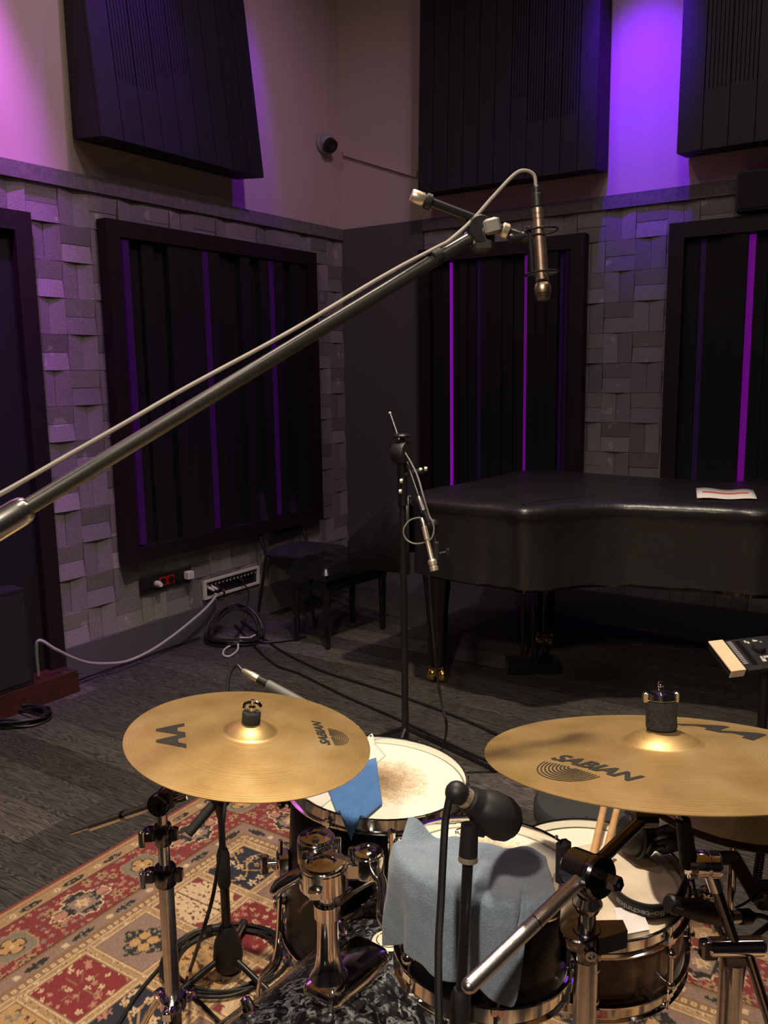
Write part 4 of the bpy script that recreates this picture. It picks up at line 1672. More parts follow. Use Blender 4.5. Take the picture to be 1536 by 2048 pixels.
# ---- floor tom
ftn = V((0.065, 0.0, 1)).normalized()
ftc = P(755.5, 1547.5, 2.025) - ftn * 0.014
ftm = frame(ftc, ftn)
ft = thing('floor_tom', 'black floor tom with worn cream head and chrome hoops', 'drum', mat=ftm)
FR, FDp = 0.2045, 0.40
drum(ft, FR, FDp, BSHELL, HEAD_F, 6, math.radians(-120), 'round')
for k, a in enumerate((math.radians(-168), math.radians(-48), math.radians(72))):
    rad = V((math.cos(a), math.sin(a), 0))
    foot = ftm.inverted() @ V((0, 0, 0))
    zf = -(ftc.z - 0.010) / ftn.z
    leg = MB().tube(smooth_path([rad * (FR + 0.022) + V((0, 0, -0.14)), rad * (FR + 0.022) + V((0, 0, -0.42)), rad * (FR + 0.06) + V((0, 0, -0.50)), rad * (FR + 0.065) + V((0, 0, zf + 0.02))], 5), 0.0055, 10).build('leg', CHROME, ft, local=True)
    MB().sphere(rad * (FR + 0.065) + V((0, 0, zf + 0.015)), 0.015, 12, (1, 1, 1.0)).build('rubber_foot', RUBBER, leg, local=True)
    o = MB()
    o.rbox(rad * (FR + 0.014) + V((0, 0, -0.20)), (0.022, 0.030, 0.016), (V((0, 0, 1)).cross(rad), V((0, 0, 1)), rad), 0.006)
    o.cyl(rad * (FR + 0.02) + V((0, 0, -0.20)), rad * (FR + 0.055) + V((0, 0, -0.20)), 0.006, seg=10)
    br = o.build('leg_bracket', CHROME, ft, local=True)
    o = MB()
    o.rbox(rad * (FR + 0.058) + V((0, 0, -0.20)), (0.006, 0.026, 0.009), (V((0, 0, 1)).cross(rad), V((0, 0, 1)), rad), 0.004)
    o.build('wing_bolt', CHROME, br, local=True)

# ---- rack tom
rtn = V((0.085, 0.080, 1)).normalized()
rtc = P(981, 1710, 1.325) - rtn * 0.014
rtm = frame(rtc, rtn)
rt = thing('rack_tom', 'black rack tom half covered by the grey-blue towel', 'drum', mat=rtm)
TR, TD = 0.1280, 0.158
drum(rt, TR, TD, BSHELL, HEAD_T, 6, math.radians(-28), 'bullet')
vs, fs = text_mesh('REMO', 0.018, 0, 0.0)
o = MB().add([(v[0] * 0.9 - 0.025, v[1] + 0.098, 0.0006) for v in vs], fs).build('head_logo', INK, rt, smooth=False, local=True)
o = MB()
for sgn in (-1, 1):
    o.tube(smooth_path([(-0.025 + sgn * 0.018, 0.109, 0.0007), (-0.025 + sgn * 0.010, 0.115, 0.0007), (-0.025 + sgn * 0.004, 0.110, 0.0007), (-0.025, 0.115, .0007)], 4), 0.0012, 4)
o.build('head_crown', INK, rt, local=True)
# crumpled paper patch on the right rim
g = []
for j in range(9):
    row = []
    for i in range(9):
        a = math.radians(lerp(-52, -12, i / 8))
        t_ = j / 8
        r_ = TR - 0.03 + 0.046 * min(t_ / 0.55, 1)
        z_ = 0.003 + 0.016 * math.sin(min(t_ / 0.55, 1) * 1.5) - max(0, t_ - 0.55) * 0.13
        row.append((math.cos(a) * r_, math.sin(a) * r_, z_ + 0.002 * math.sin(i * 2.1 + j)))
    g.append(row)
o = MB().rings(g, closed=False).build('paper_patch', MUSLIN, rt, local=True)
o['label'] = 'cream paper patch taped over the rim'
sm = o.modifiers.new('t', 'SOLIDIFY')
sm.thickness = 0.001

# ---- snare
snn = V((-0.030, -0.074, 1)).normalized()
snc = P(1181.5, 1752, 1.67) - snn * 0.010
snm = frame(snc, snn)
sn = thing('snare_drum', 'walnut snare drum with chrome hoops and tube lugs', 'drum', mat=snm)
SR, SD = 0.176, 0.140
drum(sn, SR, SD, WALNUT, HEAD_S, 8, math.radians(-90 + 34), 'tube')
a = math.radians(-8)
rad = V((math.cos(a), math.sin(a), 0))
o = MB()
o.rbox(rad * (SR + 0.022) + V((0, 0, -0.05)), (0.018, 0.034, 0.018), (V((0, 0, 1)).cross(rad), V((0, 0, 1)), rad), 0.006)
o.cyl(rad * (SR + 0.035) + V((0, 0, -0.02)), rad * (SR + 0.06) + V((0, 0, -0.015)), 0.008, seg=12)
o.tube([rad * (SR + 0.045) + V((0, 0, -0.03)), rad * (SR + 0.06) + V((0, 0, -0.10))], 0.006, 8)
o.sphere(rad * (SR + 0.04) + V((0, 0, -0.012)), 0.012, 12)
o.build('strainer', CHROME, sn, local=True)

# snare stand
sc0 = V((snc.x, snc.y + 0.005, 0))
t = thing('snare_stand', 'black and chrome stand carrying the walnut snare drum', 'stand', sc0)
zb = snc.z - SD - 0.03
MB().cyl(sc0 + ZU * 0.10, sc0 + ZU * (zb - 0.06), 0.0125, seg=14).build('column', BLKM, t)
for k in range(3):
    a = math.radians(-70 + 120 * k)
    d = V((math.cos(a), math.sin(a), 0))
    MB().tube([sc0 + ZU * (zb - 0.07), sc0 + d * (SR - 0.05) + ZU * (zb - 0.03 - 0.07 * d.y * 0.9), sc0 + d * (SR + 0.020) + ZU * (zb - 0.005 + 0.068 * -d.y * -1 * -1)], 0.0065, 8).build('basket_arm', CHROME, t)
    d = V((math.cos(a + 0.5), math.sin(a + 0.5), 0))
    lg_ = MB().tube([sc0 + ZU * 0.24, sc0 + d * 0.24 + ZU * 0.018], 0.008, 8).build('leg', CHROME, t)
    MB().sphere(sc0 + d * 0.245 + ZU * 0.0165, 0.016, 10).build('rubber_foot', RUBBER, lg_)

# ---- bass drum
KA = V((0.60, 0.80, 0)).normalized()
KP = V((KA.y, -KA.x, 0))                       # to the right of the axis
KZ = 0.262
KR = 0.229
k_mid = V((-0.134, 1.352, 0))                  # under the near end of the mount plate
k_far = k_mid + KA * 0.285
k_near = k_mid - KA * 0.135
kc = (k_far + k_near) / 2
KL = (k_far - k_near).length
km = frame(V((kc.x, kc.y, KZ)), KA, ZU)
kick = thing('bass_drum', 'bass drum in swirling black pearl wrap with chrome lugs', 'drum', V((kc.x, kc.y, 0)))
kctr = V((kc.x, kc.y, KZ))
MB().lathe([(KR - 0.01, -KL / 2), (KR, -KL / 2 + 0.004), (KR, -KL / 4), (KR, 0), (KR, KL / 4), (KR, KL / 2 - 0.004), (KR - 0.01, KL / 2)], kctr, KA, 96).build('shell', PEARL, kick)
for sg in (-1, 1):
    pr = [(KR + 0.004, 0.012), (KR + 0.016, 0.012), (KR + 0.018, 0.009), (KR + 0.018, -0.025), (KR + 0.016, -0.028), (KR + 0.004, -0.028), (KR + 0.004, 0.012)]
    MB().lathe([(r, sg * (KL / 2 + 0.012 + z)) for r, z in pr], kctr, KA, 96).build('hoop', BLKG, kick)
    MB().lathe([(0.0005, sg * (KL / 2 + 0.003)), (KR - 0.004, sg * (KL / 2 + 0.003)), (KR + 0.003, sg * (KL / 2 - 0.006))], kctr, KA, 64).build('head', MUSLIN if sg > 0 else BLKG, kick)


def kdir(a):
    """outward direction at angle a from straight up, positive to the right"""
    return ZU * math.cos(a) + KP * math.sin(a)


for k in range(8):
    a = math.radians(-28 + 45 * k)
    d = kdir(a)
    for sg in (-1, 1):
        c = kctr + d * KR + KA * (sg * (KL / 2 - 0.075))
        o = MB().lathe([(0.019, -0.001), (0.020, 0.003), (0.013, 0.006), (0.012, 0.016), (0.009, 0.026), (0.001, 0.030)], c, d, 20)
        lg_ = o.build('lug', CHROME, kick)
        e = kctr + d * (KR + 0.016) + KA * (sg * (KL / 2 + 0.030))
        o = MB().tube([c + d * 0.016, e + d * 0.004], 0.0032, 8)
        o.rbox(e + d * 0.004 - KA * (sg * 0.012), (0.008, 0.018, 0.005), (d.cross(KA), KA, d), 0.002)
        o.cyl(e + d * 0.004, e + d * 0.004 + KA * (sg * 0.022), 0.0062, seg=10)
        o.build('claw_rod', CHROME, kick)
bc_ = kctr + KA * (0.285 - 0.135) / 1 * 0.0
bp_ = k_mid + KA * 0.216
bd = V((bp_.x, bp_.y, KZ + KR))
rings = []
for (r, h_) in ((0.0005, 0.0018), (0.030, 0.0018), (0.033, 0.0006)):
    row = []
    for j in range(36):
        a = 2 * math.pi * j / 36
        x_, y_ = math.cos(a) * r, math.sin(a) * r
        row.append(kctr + KA * ((bd - kctr).dot(KA) + x_) + kdir(math.asin(y_ / KR)) * (KR + h_))
    rings.append(row)
bo = MB().rings(rings).build('badge', mat('cream_badge', (0.85, 0.76, 0.55), 0.5, noise=(40, 0.05)), kick)
rings = []
for r in (0.0225, 0.0245):
    row = []
    for j in range(48):
        a = 2 * math.pi * j / 48
        x_, y_ = math.cos(a) * r, math.sin(a) * r
        row.append(kctr + KA * ((bd - kctr).dot(KA) + x_) + kdir(math.asin(y_ / KR)) * (KR + 0.0024))
    rings.append(row)
o = MB().rings(rings)
o.f = [f for i, f in enumerate(o.f) if i % 12 not in (0,)]
o.build('badge_ring', INK, bo)
for s_ in (-1, 1):
    d = kdir(math.radians(75 * s_))
    c = kctr + d * KR - KA * (KL / 2 - 0.10)
    ft_ = V((c.x, c.y, 0)) + KP * (s_ * 0.11) - KA * 0.16 + ZU * 0.010
    o = MB().tube([c + d * 0.012, ft_], 0.0065, 10)
    o.lathe([(0.022, 0), (0.022, 0.012), (0.014, 0.018), (0.001, 0.018)], c, d, 16)
    sp = o.build('spur', CHROME, kick)
    MB().sphere(ft_ + ZU * 0.005, 0.014, 10).build('rubber_foot', RUBBER, sp)

# tom holder on the bass drum
tp0 = V((k_mid.x, k_mid.y, KZ + KR))
t = thing('tom_holder', 'chrome tom holder with flared post bolted on the bass drum', 'tom mount', tp0 + KA * 0.09)
rings = []
LP, WP_ = 0.172, 0.047
for (ins, z_) in ((0.0, -0.004), (0.0, 0.012), (0.004, 0.020), (0.014, 0.025)):
    row = []
    for j in range(40):
        a = 2 * math.pi * j / 40
        ca, sa = math.cos(a), math.sin(a)
        ex = 0.35
        x_ = math.copysign(abs(ca) ** ex, ca) * (LP / 2 - ins)
        y_ = math.copysign(abs(sa) ** ex, sa) * (WP_ - ins)
        wgt = 1.0 if x_ > -0.04 else 0.93
        base = kctr + KA * ((tp0 - kctr).dot(KA) + LP / 2 + x_) + kdir(math.asin(y_ * wgt / KR)) * (KR + 0.002)
        if z_ > 0.005:
            base.z = max(base.z, 0) * 0 + KZ + KR + 0.004 + z_
        row.append(base)
    rings.append(row)
MB().rings(rings, cap=True).build('base_plate', CHROME, t, angle=35)
pb_ = tp0 + KA * 0.045 - KP * 0.008 + ZU * 0.026
ph = zat(pb_, 1772) - pb_.z - 0.03
MB().lathe([(0.036, 0.0), (0.034, 0.004), (0.026, 0.020), (0.021, 0.050), (0.0195, 0.085), (0.0195, ph - 0.03), (0.024, ph - 0.028), (0.024, ph - 0.002), (0.001, ph)], pb_, ZU, 32).build('post', CHROME, t)
o = MB()
o.rbox(pb_ + ZU * (ph - 0.012) + KA * 0.035, (0.010, 0.030, 0.010), (KP, KA, ZU), 0.003)
o.cyl(pb_ + ZU * (ph - 0.02) + KA * 0.055, pb_ + ZU * (ph - 0.012) + KA * 0.12 + KP * 0.02, 0.004, seg=8)
o.build('memory_clamp', CHROME, t)
MB().cyl(pb_ + ZU * ph, pb_ + ZU * (ph + 0.03), 0.0145, seg=20).build('tube', CHROME, t)
hd = pb_ + ZU * (ph + 0.03)


def disc(c, r, h):
    return MB().lathe([(r * 0.9, 0), (r, 0.003), (r, h - 0.010), (r * 0.97, h - 0.008), (r * 0.97, h - 0.005), (r * 0.88, h - 0.005), (r * 0.86, h), (r * 0.55, h + 0.001), (r * 0.5, h - 0.001), (r * 0.3, h + 0.002), (0.001, h + 0.003)], c, ZU, 36, cap=False)


CRT = V((1, 0, 0))
CBK = V((0, 1, 0))
disc(hd - CRT * 0.004, 0.044, 0.050).build('front_clamp', CHROME, t, angle=30)
disc(hd - CRT * 0.022 + CBK * 0.070 + ZU * 0.006, 0.036, 0.052).build('rear_clamp', CHROME, t, angle=30)
o = MB()
o.rbox(hd + CRT * 0.034 + CBK * 0.022 + ZU * 0.022, (0.034, 0.017, 0.020), (CRT, CBK, ZU), 0.008)
o.build('arm_block', CHROME, t)
disc(hd + CRT * 0.074 + CBK * 0.030 + ZU * 0.004, 0.030, 0.046).build('side_clamp', CHROME, t, angle=30)
for (dx, dy) in ((-0.036, 0.008), (-0.022, 0.05), (0.046, 0.018), (0.018, 0.052)):
    MB().lathe([(0.0075, 0.02), (0.0075, 0.060), (0.005, 0.064), (0.001, 0.065)], hd + CRT * dx + CBK * dy, ZU, 12).build('key_screw', CHROME, t)
o = MB()
o.cyl(hd - CRT * 0.02 - CBK * 0.04 + ZU * 0.012, hd - CRT * 0.042 - CBK * 0.075 + ZU * 0.002, 0.0035, seg=8)
o.rbox(hd - CRT * 0.016 - CBK * 0.045 + ZU * 0.015, (0.012, 0.010, 0.008), None, 0.002)
o.build('drum_key', CHROME, t)
o = MB()
a0_ = hd - CRT * 0.045 + CBK * 0.01 + ZU * 0.02
o.tube(smooth_path([a0_, a0_ - CRT * 0.04 - ZU * 0.025, a0_ - CRT * 0.05 - ZU * 0.045], 4), [0.010, 0.012, 0.013, 0.013, 0.013, 0.012, 0.012, 0.010, 0.009][:9], 12)
o.build('wing_arm', CHROME, t)
ent = rtm @ V((-TR * 0.97, -TR * 0.22, -0.105))
arm = smooth_path([hd + CRT * 0.074 + CBK * 0.03 + ZU * 0.016, hd + CRT * 0.100 + CBK * 0.0 + ZU * 0.004, ent.lerp(hd, 0.25) + ZU * 0.0, ent], 5)
MB().tube(arm, 0.011, 14).build('l_rod', CHROME, t)
o = MB()
wb = hd + CRT * 0.118 + CBK * 0.055 + ZU * 0.048
o.rbox(wb, (0.007, 0.010, 0.028), None, 0.004)
o.cyl(wb, wb + CRT * 0.03, 0.006, seg=10)
o.sphere(wb + CRT * 0.014, 0.011, 10)
o.build('wing_bolt', CHROME, t)

# ---- grey-blue towel over the rack tom
inv = rtm.inverted()


def towel():
    rim = TR + 0.018

    def edge_pt(x, y, fmax):
        p = on_head(x, y, rtm)
        p.z = 0.016
        r_ = math.hypot(p.x, p.y)
        if r_ > rim * fmax:
            p.x, p.y = p.x * rim * fmax / r_, p.y * rim * fmax / r_
        return p
    A = V((math.cos(math.radians(152)) * rim * 0.985, math.sin(math.radians(152)) * rim * 0.985, 0.016))
    B = edge_pt(1090, 1722, 0.97)
    n, m = 44, 46
    ch = (B - A).normalized()
    frp = V((0.04, -1.0, 0)).normalized()               # towards the camera side
    down = (rtm.to_3x3().inverted() @ V((0, 0, -1)))
    rows = []
    for i in range(n + 1):
        t_ = i / n
        p0 = A.lerp(B, t_)
        tk = [(0.0, 176), (0.15, 190), (0.3, 212), (0.5, 242), (0.7, 266), (0.82, 280), (0.88, 285), (1.0, 303)]
        for (ta, da), (tb_, db) in zip(tk, tk[1:]):
            if ta <= t_ <= tb_:
                th_ = math.radians(lerp(da, db, (t_ - ta) / (tb_ - ta)))
        ed_ = V((math.cos(th_) * rim, math.sin(th_) * rim, 0.016))
        fr = V((ed_.x - p0.x, ed_.y - p0.y, 0))
        dist = max(fr.length, 0.004)
        fr = fr / max(fr.length, 1e-6)
        ks = [(0.0, 0.170), (0.12, 0.162), (0.28, 0.120), (0.5, 0.118), (0.7, 0.142), (0.77, 0.150), (0.80, 0.145), (0.83, 0.028), (1.0, 0.006)]
        for (ta, da), (tb_, db) in zip(ks, ks[1:]):
            if ta <= t_ <= tb_:
                drop = lerp(da, db, (t_ - ta) / (tb_ - ta))
        tot = dist + drop
        row = []
        for j in range(m + 1):
            s = tot * j / m
            fold = math.sin(t_ * 2 * math.pi * 2.6 + 0.6) + 0.6 * math.sin(t_ * 2 * math.pi * 5.3 + 1.9 + s * 6)
            if s <= dist:
                q = p0 + fr * s
                # the cloth rides over the hoop
                e = s / dist
                q.z = 0.006 + 0.014 * e ** 2 + 0.0035 * math.sin(s * 60 + t_ * 17) * (1 - e) + (0.022 * math.exp(-((t_) / 0.11) ** 2) * max(0.0, 1 - 1.5 * e))
                q.z += 0.012 * math.exp(-(s / 0.02) ** 2) * (0.4 + 0.3 * math.sin(t_ * 23))
            else:
                e = s - dist
                ed = p0 + fr * dist
                k = min(e / 0.03, 1)
                q = V((ed.x, ed.y, 0.020)) + V((ed.x, ed.y, 0)).normalized() * (0.006 * k + (0.002 + (0.003 + 0.007 * min(t_ / 0.3, 1)) * min(e / 0.12, 1)) * (1 + 1.2 * fold * min(e / 0.10, 1)))
                q = q + down * e
                # gentle sway towards the left at the bottom
                q = q + ch * (-0.016 * (e / 0.2) * max(0, t_ - 0.4))
            row.append(q)
        rows.append(row)
    mb = MB().rings(rows, closed=False)
    me_o = mb.build('towel', TOWEL, tw, local=True, angle=180)
    s_ = me_o.modifiers.new('thick', 'SOLIDIFY')
    s_.thickness = 0.0045
    s_.offset = 1
    ss = me_o.modifiers.new('smooth', 'SUBSURF')
    ss.levels = 1
    ss.render_levels = 1
    return me_o


tw = thing('towel', 'grey-blue terry towel draped over the rack tom', 'towel', mat=rtm)
o = towel()
o.name = 'terry_cloth'

# ---- bright blue cloth and tape on the floor tom


def drape_pt(x, y, R, zt, lift=0.002):
    r = math.hypot(x, y)
    Rr = R + 0.014
    if r <= R - 0.01:
        return V((x, y, zt + lift))
    if r <= Rr:
        k = (r - (R - 0.01)) / 0.024
        return V((x, y, zt + lift + 0.017 * math.sin(k * math.pi / 2)))
    ex = r - Rr
    f = (Rr + 0.002 + 0.004 * min(ex / 0.02, 1)) / r
    return V((x * f, y * f, zt + lift + 0.017 - ex))


inv = ftm.inverted()


def cloth_quad(name, m_, root, px, R, mt, n=22, lift=0.003, wob=0.002):
    c = [on_head(x, y, m_) for x, y in px]
    rows = []
    for i in range(n + 1):
        row = []
        for j in range(n + 1):
            u, v_ = i / n, j / n
            p = c[0].lerp(c[1], u).lerp(c[3].lerp(c[2], u), v_)
            q = drape_pt(p.x, p.y, R, 0.0, lift)
            q.z += wob * (math.sin(u * 7 + v_ * 3) * math.sin(v_ * 8 + 1) + 1)
            row.append(q)
        rows.append(row)
    o = MB().rings(rows, closed=False).build(name, mt, root, local=True, angle=180)
    s_ = o.modifiers.new('thick', 'SOLIDIFY')
    s_.thickness = 0.003 if mt is BLUECL else 0.0008
    s_.offset = 1
    return o


bl = thing('blue_cloth', 'bright blue cleaning cloth hanging over the floor tom rim', 'cloth', mat=ftm)
cloth_quad('cloth_sheet', ftm, bl, [(640, 1545), (752, 1522), (764, 1612), (692, 1676)], FR, BLUECL)
tpw = thing('tape_strip', 'white tape strip stuck along the floor tom head', 'tape', mat=ftm)
cloth_quad('strip', ftm, tpw, [(742, 1478), (772, 1512), (640, 1618), (598, 1606)], FR - 0.0, WTAPE, lift=0.0012, wob=0.0)

# ---- muslin, headphones and sticks on the snare
mu = thing('muslin_cloth', 'crumpled cream muslin cloth lying on the snare head', 'cloth', mat=snm)
rows = []
rg_ = random.Random(9)
n = 34
for i in range(n + 1):
    row = []
    for j in range(n + 1):
        u, v_ = -1 + 2 * i / n, -1 + 2 * j / n
        # squircle to disc
        x_ = u * math.sqrt(1 - v_ * v_ / 2) * 0.128 + 0.035
        y_ = v_ * math.sqrt(1 - u * u / 2) * 0.135 - 0.03
        r_ = math.hypot(x_, y_)
        if r_ > SR - 0.004:
            x_, y_ = x_ * (SR - 0.004) / r_, y_ * (SR - 0.004) / r_
        fold = abs(math.sin(x_ * 31 + y_ * 12)) * 0.006 + abs(math.sin(y_ * 37 - x_ * 19 + 1)) * 0.005 + 0.004 * math.sin(x_ * 80 + y_ * 60)
        row.append(V((x_, y_, 0.002 + max(0, fold) * (1 - 0.75 * max(abs(u), abs(v_)) ** 4))))
    rows.append(row)
o = MB().rings(rows, closed=False).build('cloth_sheet', MUSLIN, mu, local=True, angle=180)
s_ = o.modifiers.new('thick', 'SOLIDIFY')
s_.thickness = 0.001
s_.offset = 1
sqp = thing('paper_square', 'small square of white paper on the snare head front', 'paper', mat=snm)
c4 = [on_head(x, y, snm) for x, y in ((1228, 1828), (1282, 1835), (1300, 1872), (1240, 1884))]
o = MB()
o.add([V((p.x, p.y, 0.014 + (0.006 if k in (1,) else 0))) for k, p in enumerate(c4)] + [V((p.x, p.y, 0.0135 + (0.006 if k in (1,) else 0))) for k, p in enumerate(c4)], [(0, 1, 2, 3), (7, 6, 5, 4), (0, 4, 5, 1), (1, 5, 6, 2), (2, 6, 7, 3), (3, 7, 4, 0)])
o.build('sheet', PAPER, sqp, smooth=False, local=True)


def stick(px0, px1, lift, label):
    a, b = on_head(*px0, snm), on_head(*px1, snm)
    a.z, b.z = 0.025 + lift, 0.0105 + lift
    d = (b - a).normalized()
    Ls = (b - a).length
    t_ = thing('drumstick', label, 'drumstick', mat=snm, group='pair of drumsticks on the snare')
    a2 = a - d * 0.10
    c0_ = [(0.0, 0.0068), (0.004, 0.0075), (0.75, 0.0075), (0.92, 0.0048), (0.965, 0.0032)]
    tot = max(Ls + 0.10, 0.36)
    MB().tube([a2 + d * (tot * f) for f, _ in c0_], [r for _, r in c0_], 14).build('shaft', STICK, t_, local=True)
    tip = a2 + d * (tot * 0.965)
    MB().tube([tip + d * (0.013 * k / 6 - 0.001) for k in range(7)], [0.0032, 0.0045, 0.0055, 0.006, 0.0055, 0.0042, 0.0015], 12).build('tip', STICK, t_, local=True)


stick((1206, 1640), (1160, 1835), 0.0, 'pale hickory drumstick on the snare, the one farther from the headphones')
stick((1233, 1642), (1180, 1840), 0.0, 'pale hickory drumstick on the snare, the one nearer to the headphones')

hp = thing('headphones', 'black closed-back headphones with lettered band resting on the snare', 'headphones', mat=snm)


def hpt(x, y, z):
    p = on_head(x, y, snm)
    p.z = z
    return p


band = [hpt(1208, 1768, 0.030), hpt(1222, 1800, 0.026), hpt(1252, 1830, 0.024), hpt(1300, 1846, 0.024), hpt(1345, 1836, 0.026), hpt(1368, 1800, 0.032), hpt(1372, 1770, 0.045)]
bp2 = smooth_path(band, 8)
rings = []
for i, p in enumerate(bp2):
    tg = (bp2[min(i + 1, len(bp2) - 1)] - bp2[max(i - 1, 0)]).normalized()
    upv = V((0, 0, 1))
    nn = tg.cross(upv).normalized()
    w_, th_ = 0.0155, 0.0055
    rings.append([p + nn * (th_ * math.cos(2 * math.pi * k / 14)) + upv * (w_ * math.copysign(abs(math.sin(2 * math.pi * k / 14)) ** 0.6, math.sin(2 * math.pi * k / 14))) for k in range(14)])
hb = MB().rings(rings, cap=True).build('headband', BLKP, hp, local=True)
# lettering wrapped on the outside of the band, upside down
cum = [0.0]
for i in range(1, len(bp2)):
    cum.append(cum[-1] + (bp2[i] - bp2[i - 1]).length)
vs, fs = text_mesh('audio-technica', 0.0165, 0, 0.0005)
mid = cum[-1] * 0.44
o = MB()
nv_ = []
for v in vs:
    s_ = mid - v[0] * 1.12
    s_ = min(max(s_, 0), cum[-1] - 1e-4)
    i = max(k for k in range(len(cum)) if cum[k] <= s_)
    i = min(i, len(bp2) - 2)
    f = (s_ - cum[i]) / (cum[i + 1] - cum[i])
    p = bp2[i].lerp(bp2[i + 1], f)
    tg = (bp2[i + 1] - bp2[i]).normalized()
    nn = tg.cross(V((0, 0, 1))).normalized()
    # outside of the arc faces the viewer (negative y)
    if nn.y > 0 and abs(nn.y) > abs(nn.x) * 0.2:
        nn = -nn
    elif nn.dot(V((p.x - 0.06, p.y + 0.02, 0))) < 0:
        nn = -nn
    nv_.append(p + nn * 0.0062 + V((0, 0, -v[1] * 1.0)))
o.add(nv_, fs)
o.build('band_lettering', GREYINK, hb, smooth=False, local=True)


def earcup(c, ax, label=None):
    ax = V(ax).normalized()
    sh = MB().lathe([(0.001, 0.022), (0.030, 0.021), (0.038, 0.014), (0.041, 0.002), (0.041, -0.004), (0.036, -0.008)], c, ax, 28).build('ear_cup', BLKP, hp, local=True)
    o = MB().torus(V(c) - ax * 0.016, ax, 0.032, 0.013, 28, 12)
    o.build('ear_pad', VINYL, sh, local=True)
    MB().lathe([(0.030, -0.010), (0.001, -0.011)], c, ax, 24).build('ear_liner', CHAIRF, sh, local=True)
    y_ = MB()
    side = ax.orthogonal().normalized()
    y_.torus(V(c) + ax * 0.006, ax, 0.045, 0.0035, 24, 8, 0, math.pi, ref=side)
    y_.build('yoke', BLKP, sh, local=True)
    return sh


e1_ = hpt(1266, 1712, 0.048)
e2_ = hpt(1345, 1722, 0.050)
earcup(e1_, (-0.9, -0.35, 0.25))
earcup(e2_, (0.25, -0.55, -0.75))
o = MB()
o.tube(smooth_path([bp2[0], bp2[0] + V((-0.004, 0.03, 0.006)), e1_ + V((-0.045, -0.02, 0.0))], 5), 0.004, 8)
o.build('slider', STEEL, hp, local=True)
o = MB()
o.tube(smooth_path([bp2[-1], bp2[-1] + V((0.002, 0.02, 0.008)), e2_ + V((0.03, -0.02, -0.01))], 5), 0.004, 8)
o.build('slider', STEEL, hp, local=True)

# ================================================================== CYMBALS


def cymbal(name, label, c, nrm, R, upv, logos=True, inv_=False, group=None, lsc=1.0, mt=None):
    m_ = frame(c, nrm)
    t_ = thing(name, label, 'cymbal', mat=m_, group=group)
    rb = R * 0.215
    hb, hbell = R * 0.075, 0.019

    def zc(r):
        if r >= rb:
            return hb * (1 - ((r - rb) / (R - rb)) ** 1.35)
        k = r / rb
        return hb + hbell * (1 - k * k) ** 0.85

    prof = []
    for i in range(60):
        r = 0.006 + (R - 0.006) * i / 59
        prof.append((r, zc(r)))
    under = [(r, z - 0.0013) for r, z in reversed(prof)]
    pr = prof + under
    if inv_:
        pr = [(r, -z) for r, z in pr]
    body = MB().lathe(pr + [pr[0]], (0, 0, 0), (0, 0, 1), 128, ref=(1, 0, 0)).build('bronze_plate', mt or BRONZE, t_, local=True, angle=60)
    if logos:
        up2 = V((upv[0], upv[1], 0)).normalized()
        rt2 = V((up2.y, -up2.x, 0))

        def lay(vs, fs, cx, cy, name_):
            pts = []
            for v in vs:
                p = rt2 * (cx + v[0]) + up2 * (cy + v[1])
                p.z = zc(math.hypot(p.x, p.y)) + 0.0006
                pts.append(p)
            return MB().add(pts, fs).build(name_, INK, body, smooth=False, local=True)

        vs, fs = text_mesh('SABIAN', 0.038 * lsc, 0.25, 0.0016 * lsc)
        lay([(v[0] * 1.18, v[1], 0) for v in vs], fs, 0.0, -R * 0.60, 'brand_lettering')
        # half discs of concentric rings below the word
        mbv, mbf = [], []
        nr_ = 9
        for k in range(nr_):
            r0 = (0.006 + 0.0058 * k) * lsc
            th_ = (0.0032 - 0.00016 * k) * lsc
            n_ = 28
            b0_ = len(mbv)
            for j in range(n_ + 1):
                a = math.pi * (1.02 + 0.96 * j / n_)
                for rr_ in (r0, r0 + th_):
                    mbv.append((math.cos(a) * rr_, math.sin(a) * rr_, 0))
            for j in range(n_):
                q_ = b0_ + j * 2
                mbf.append((q_, q_ + 1, q_ + 3, q_ + 2))
        lay(mbv, mbf, -0.020 * lsc, -R * 0.60 - 0.022 * lsc, 'ring_emblem')
        vs, fs = text_mesh('AA', 0.100 * lsc, 0.2, 0.0050 * lsc)
        lay([(v[0] * 1.05, v[1], 0) for v in vs], fs, 0.0, R * 0.62, 'model_lettering')
    return t_, m_, zc


CLn = V((0.120, -0.015, 1)).normalized()
CLc = P(499, 1479, 1.60)
crash, clm, zcl = cymbal('crash_cymbal', 'bronze crash cymbal with a short felt, hanging over the floor tom', CLc, CLn, 0.2285, (-0.965, -0.26), lsc=0.66)
CRn = V((0.0, 0.176, 1)).normalized()
CRc = P(1324, 1510, 1.225)
ride, crm, zcr = cymbal('ride_cymbal', 'bronze ride cymbal with a tall charcoal felt, above the snare', CRc, CRn, 0.254, (0.8, 0.6), lsc=0.88)

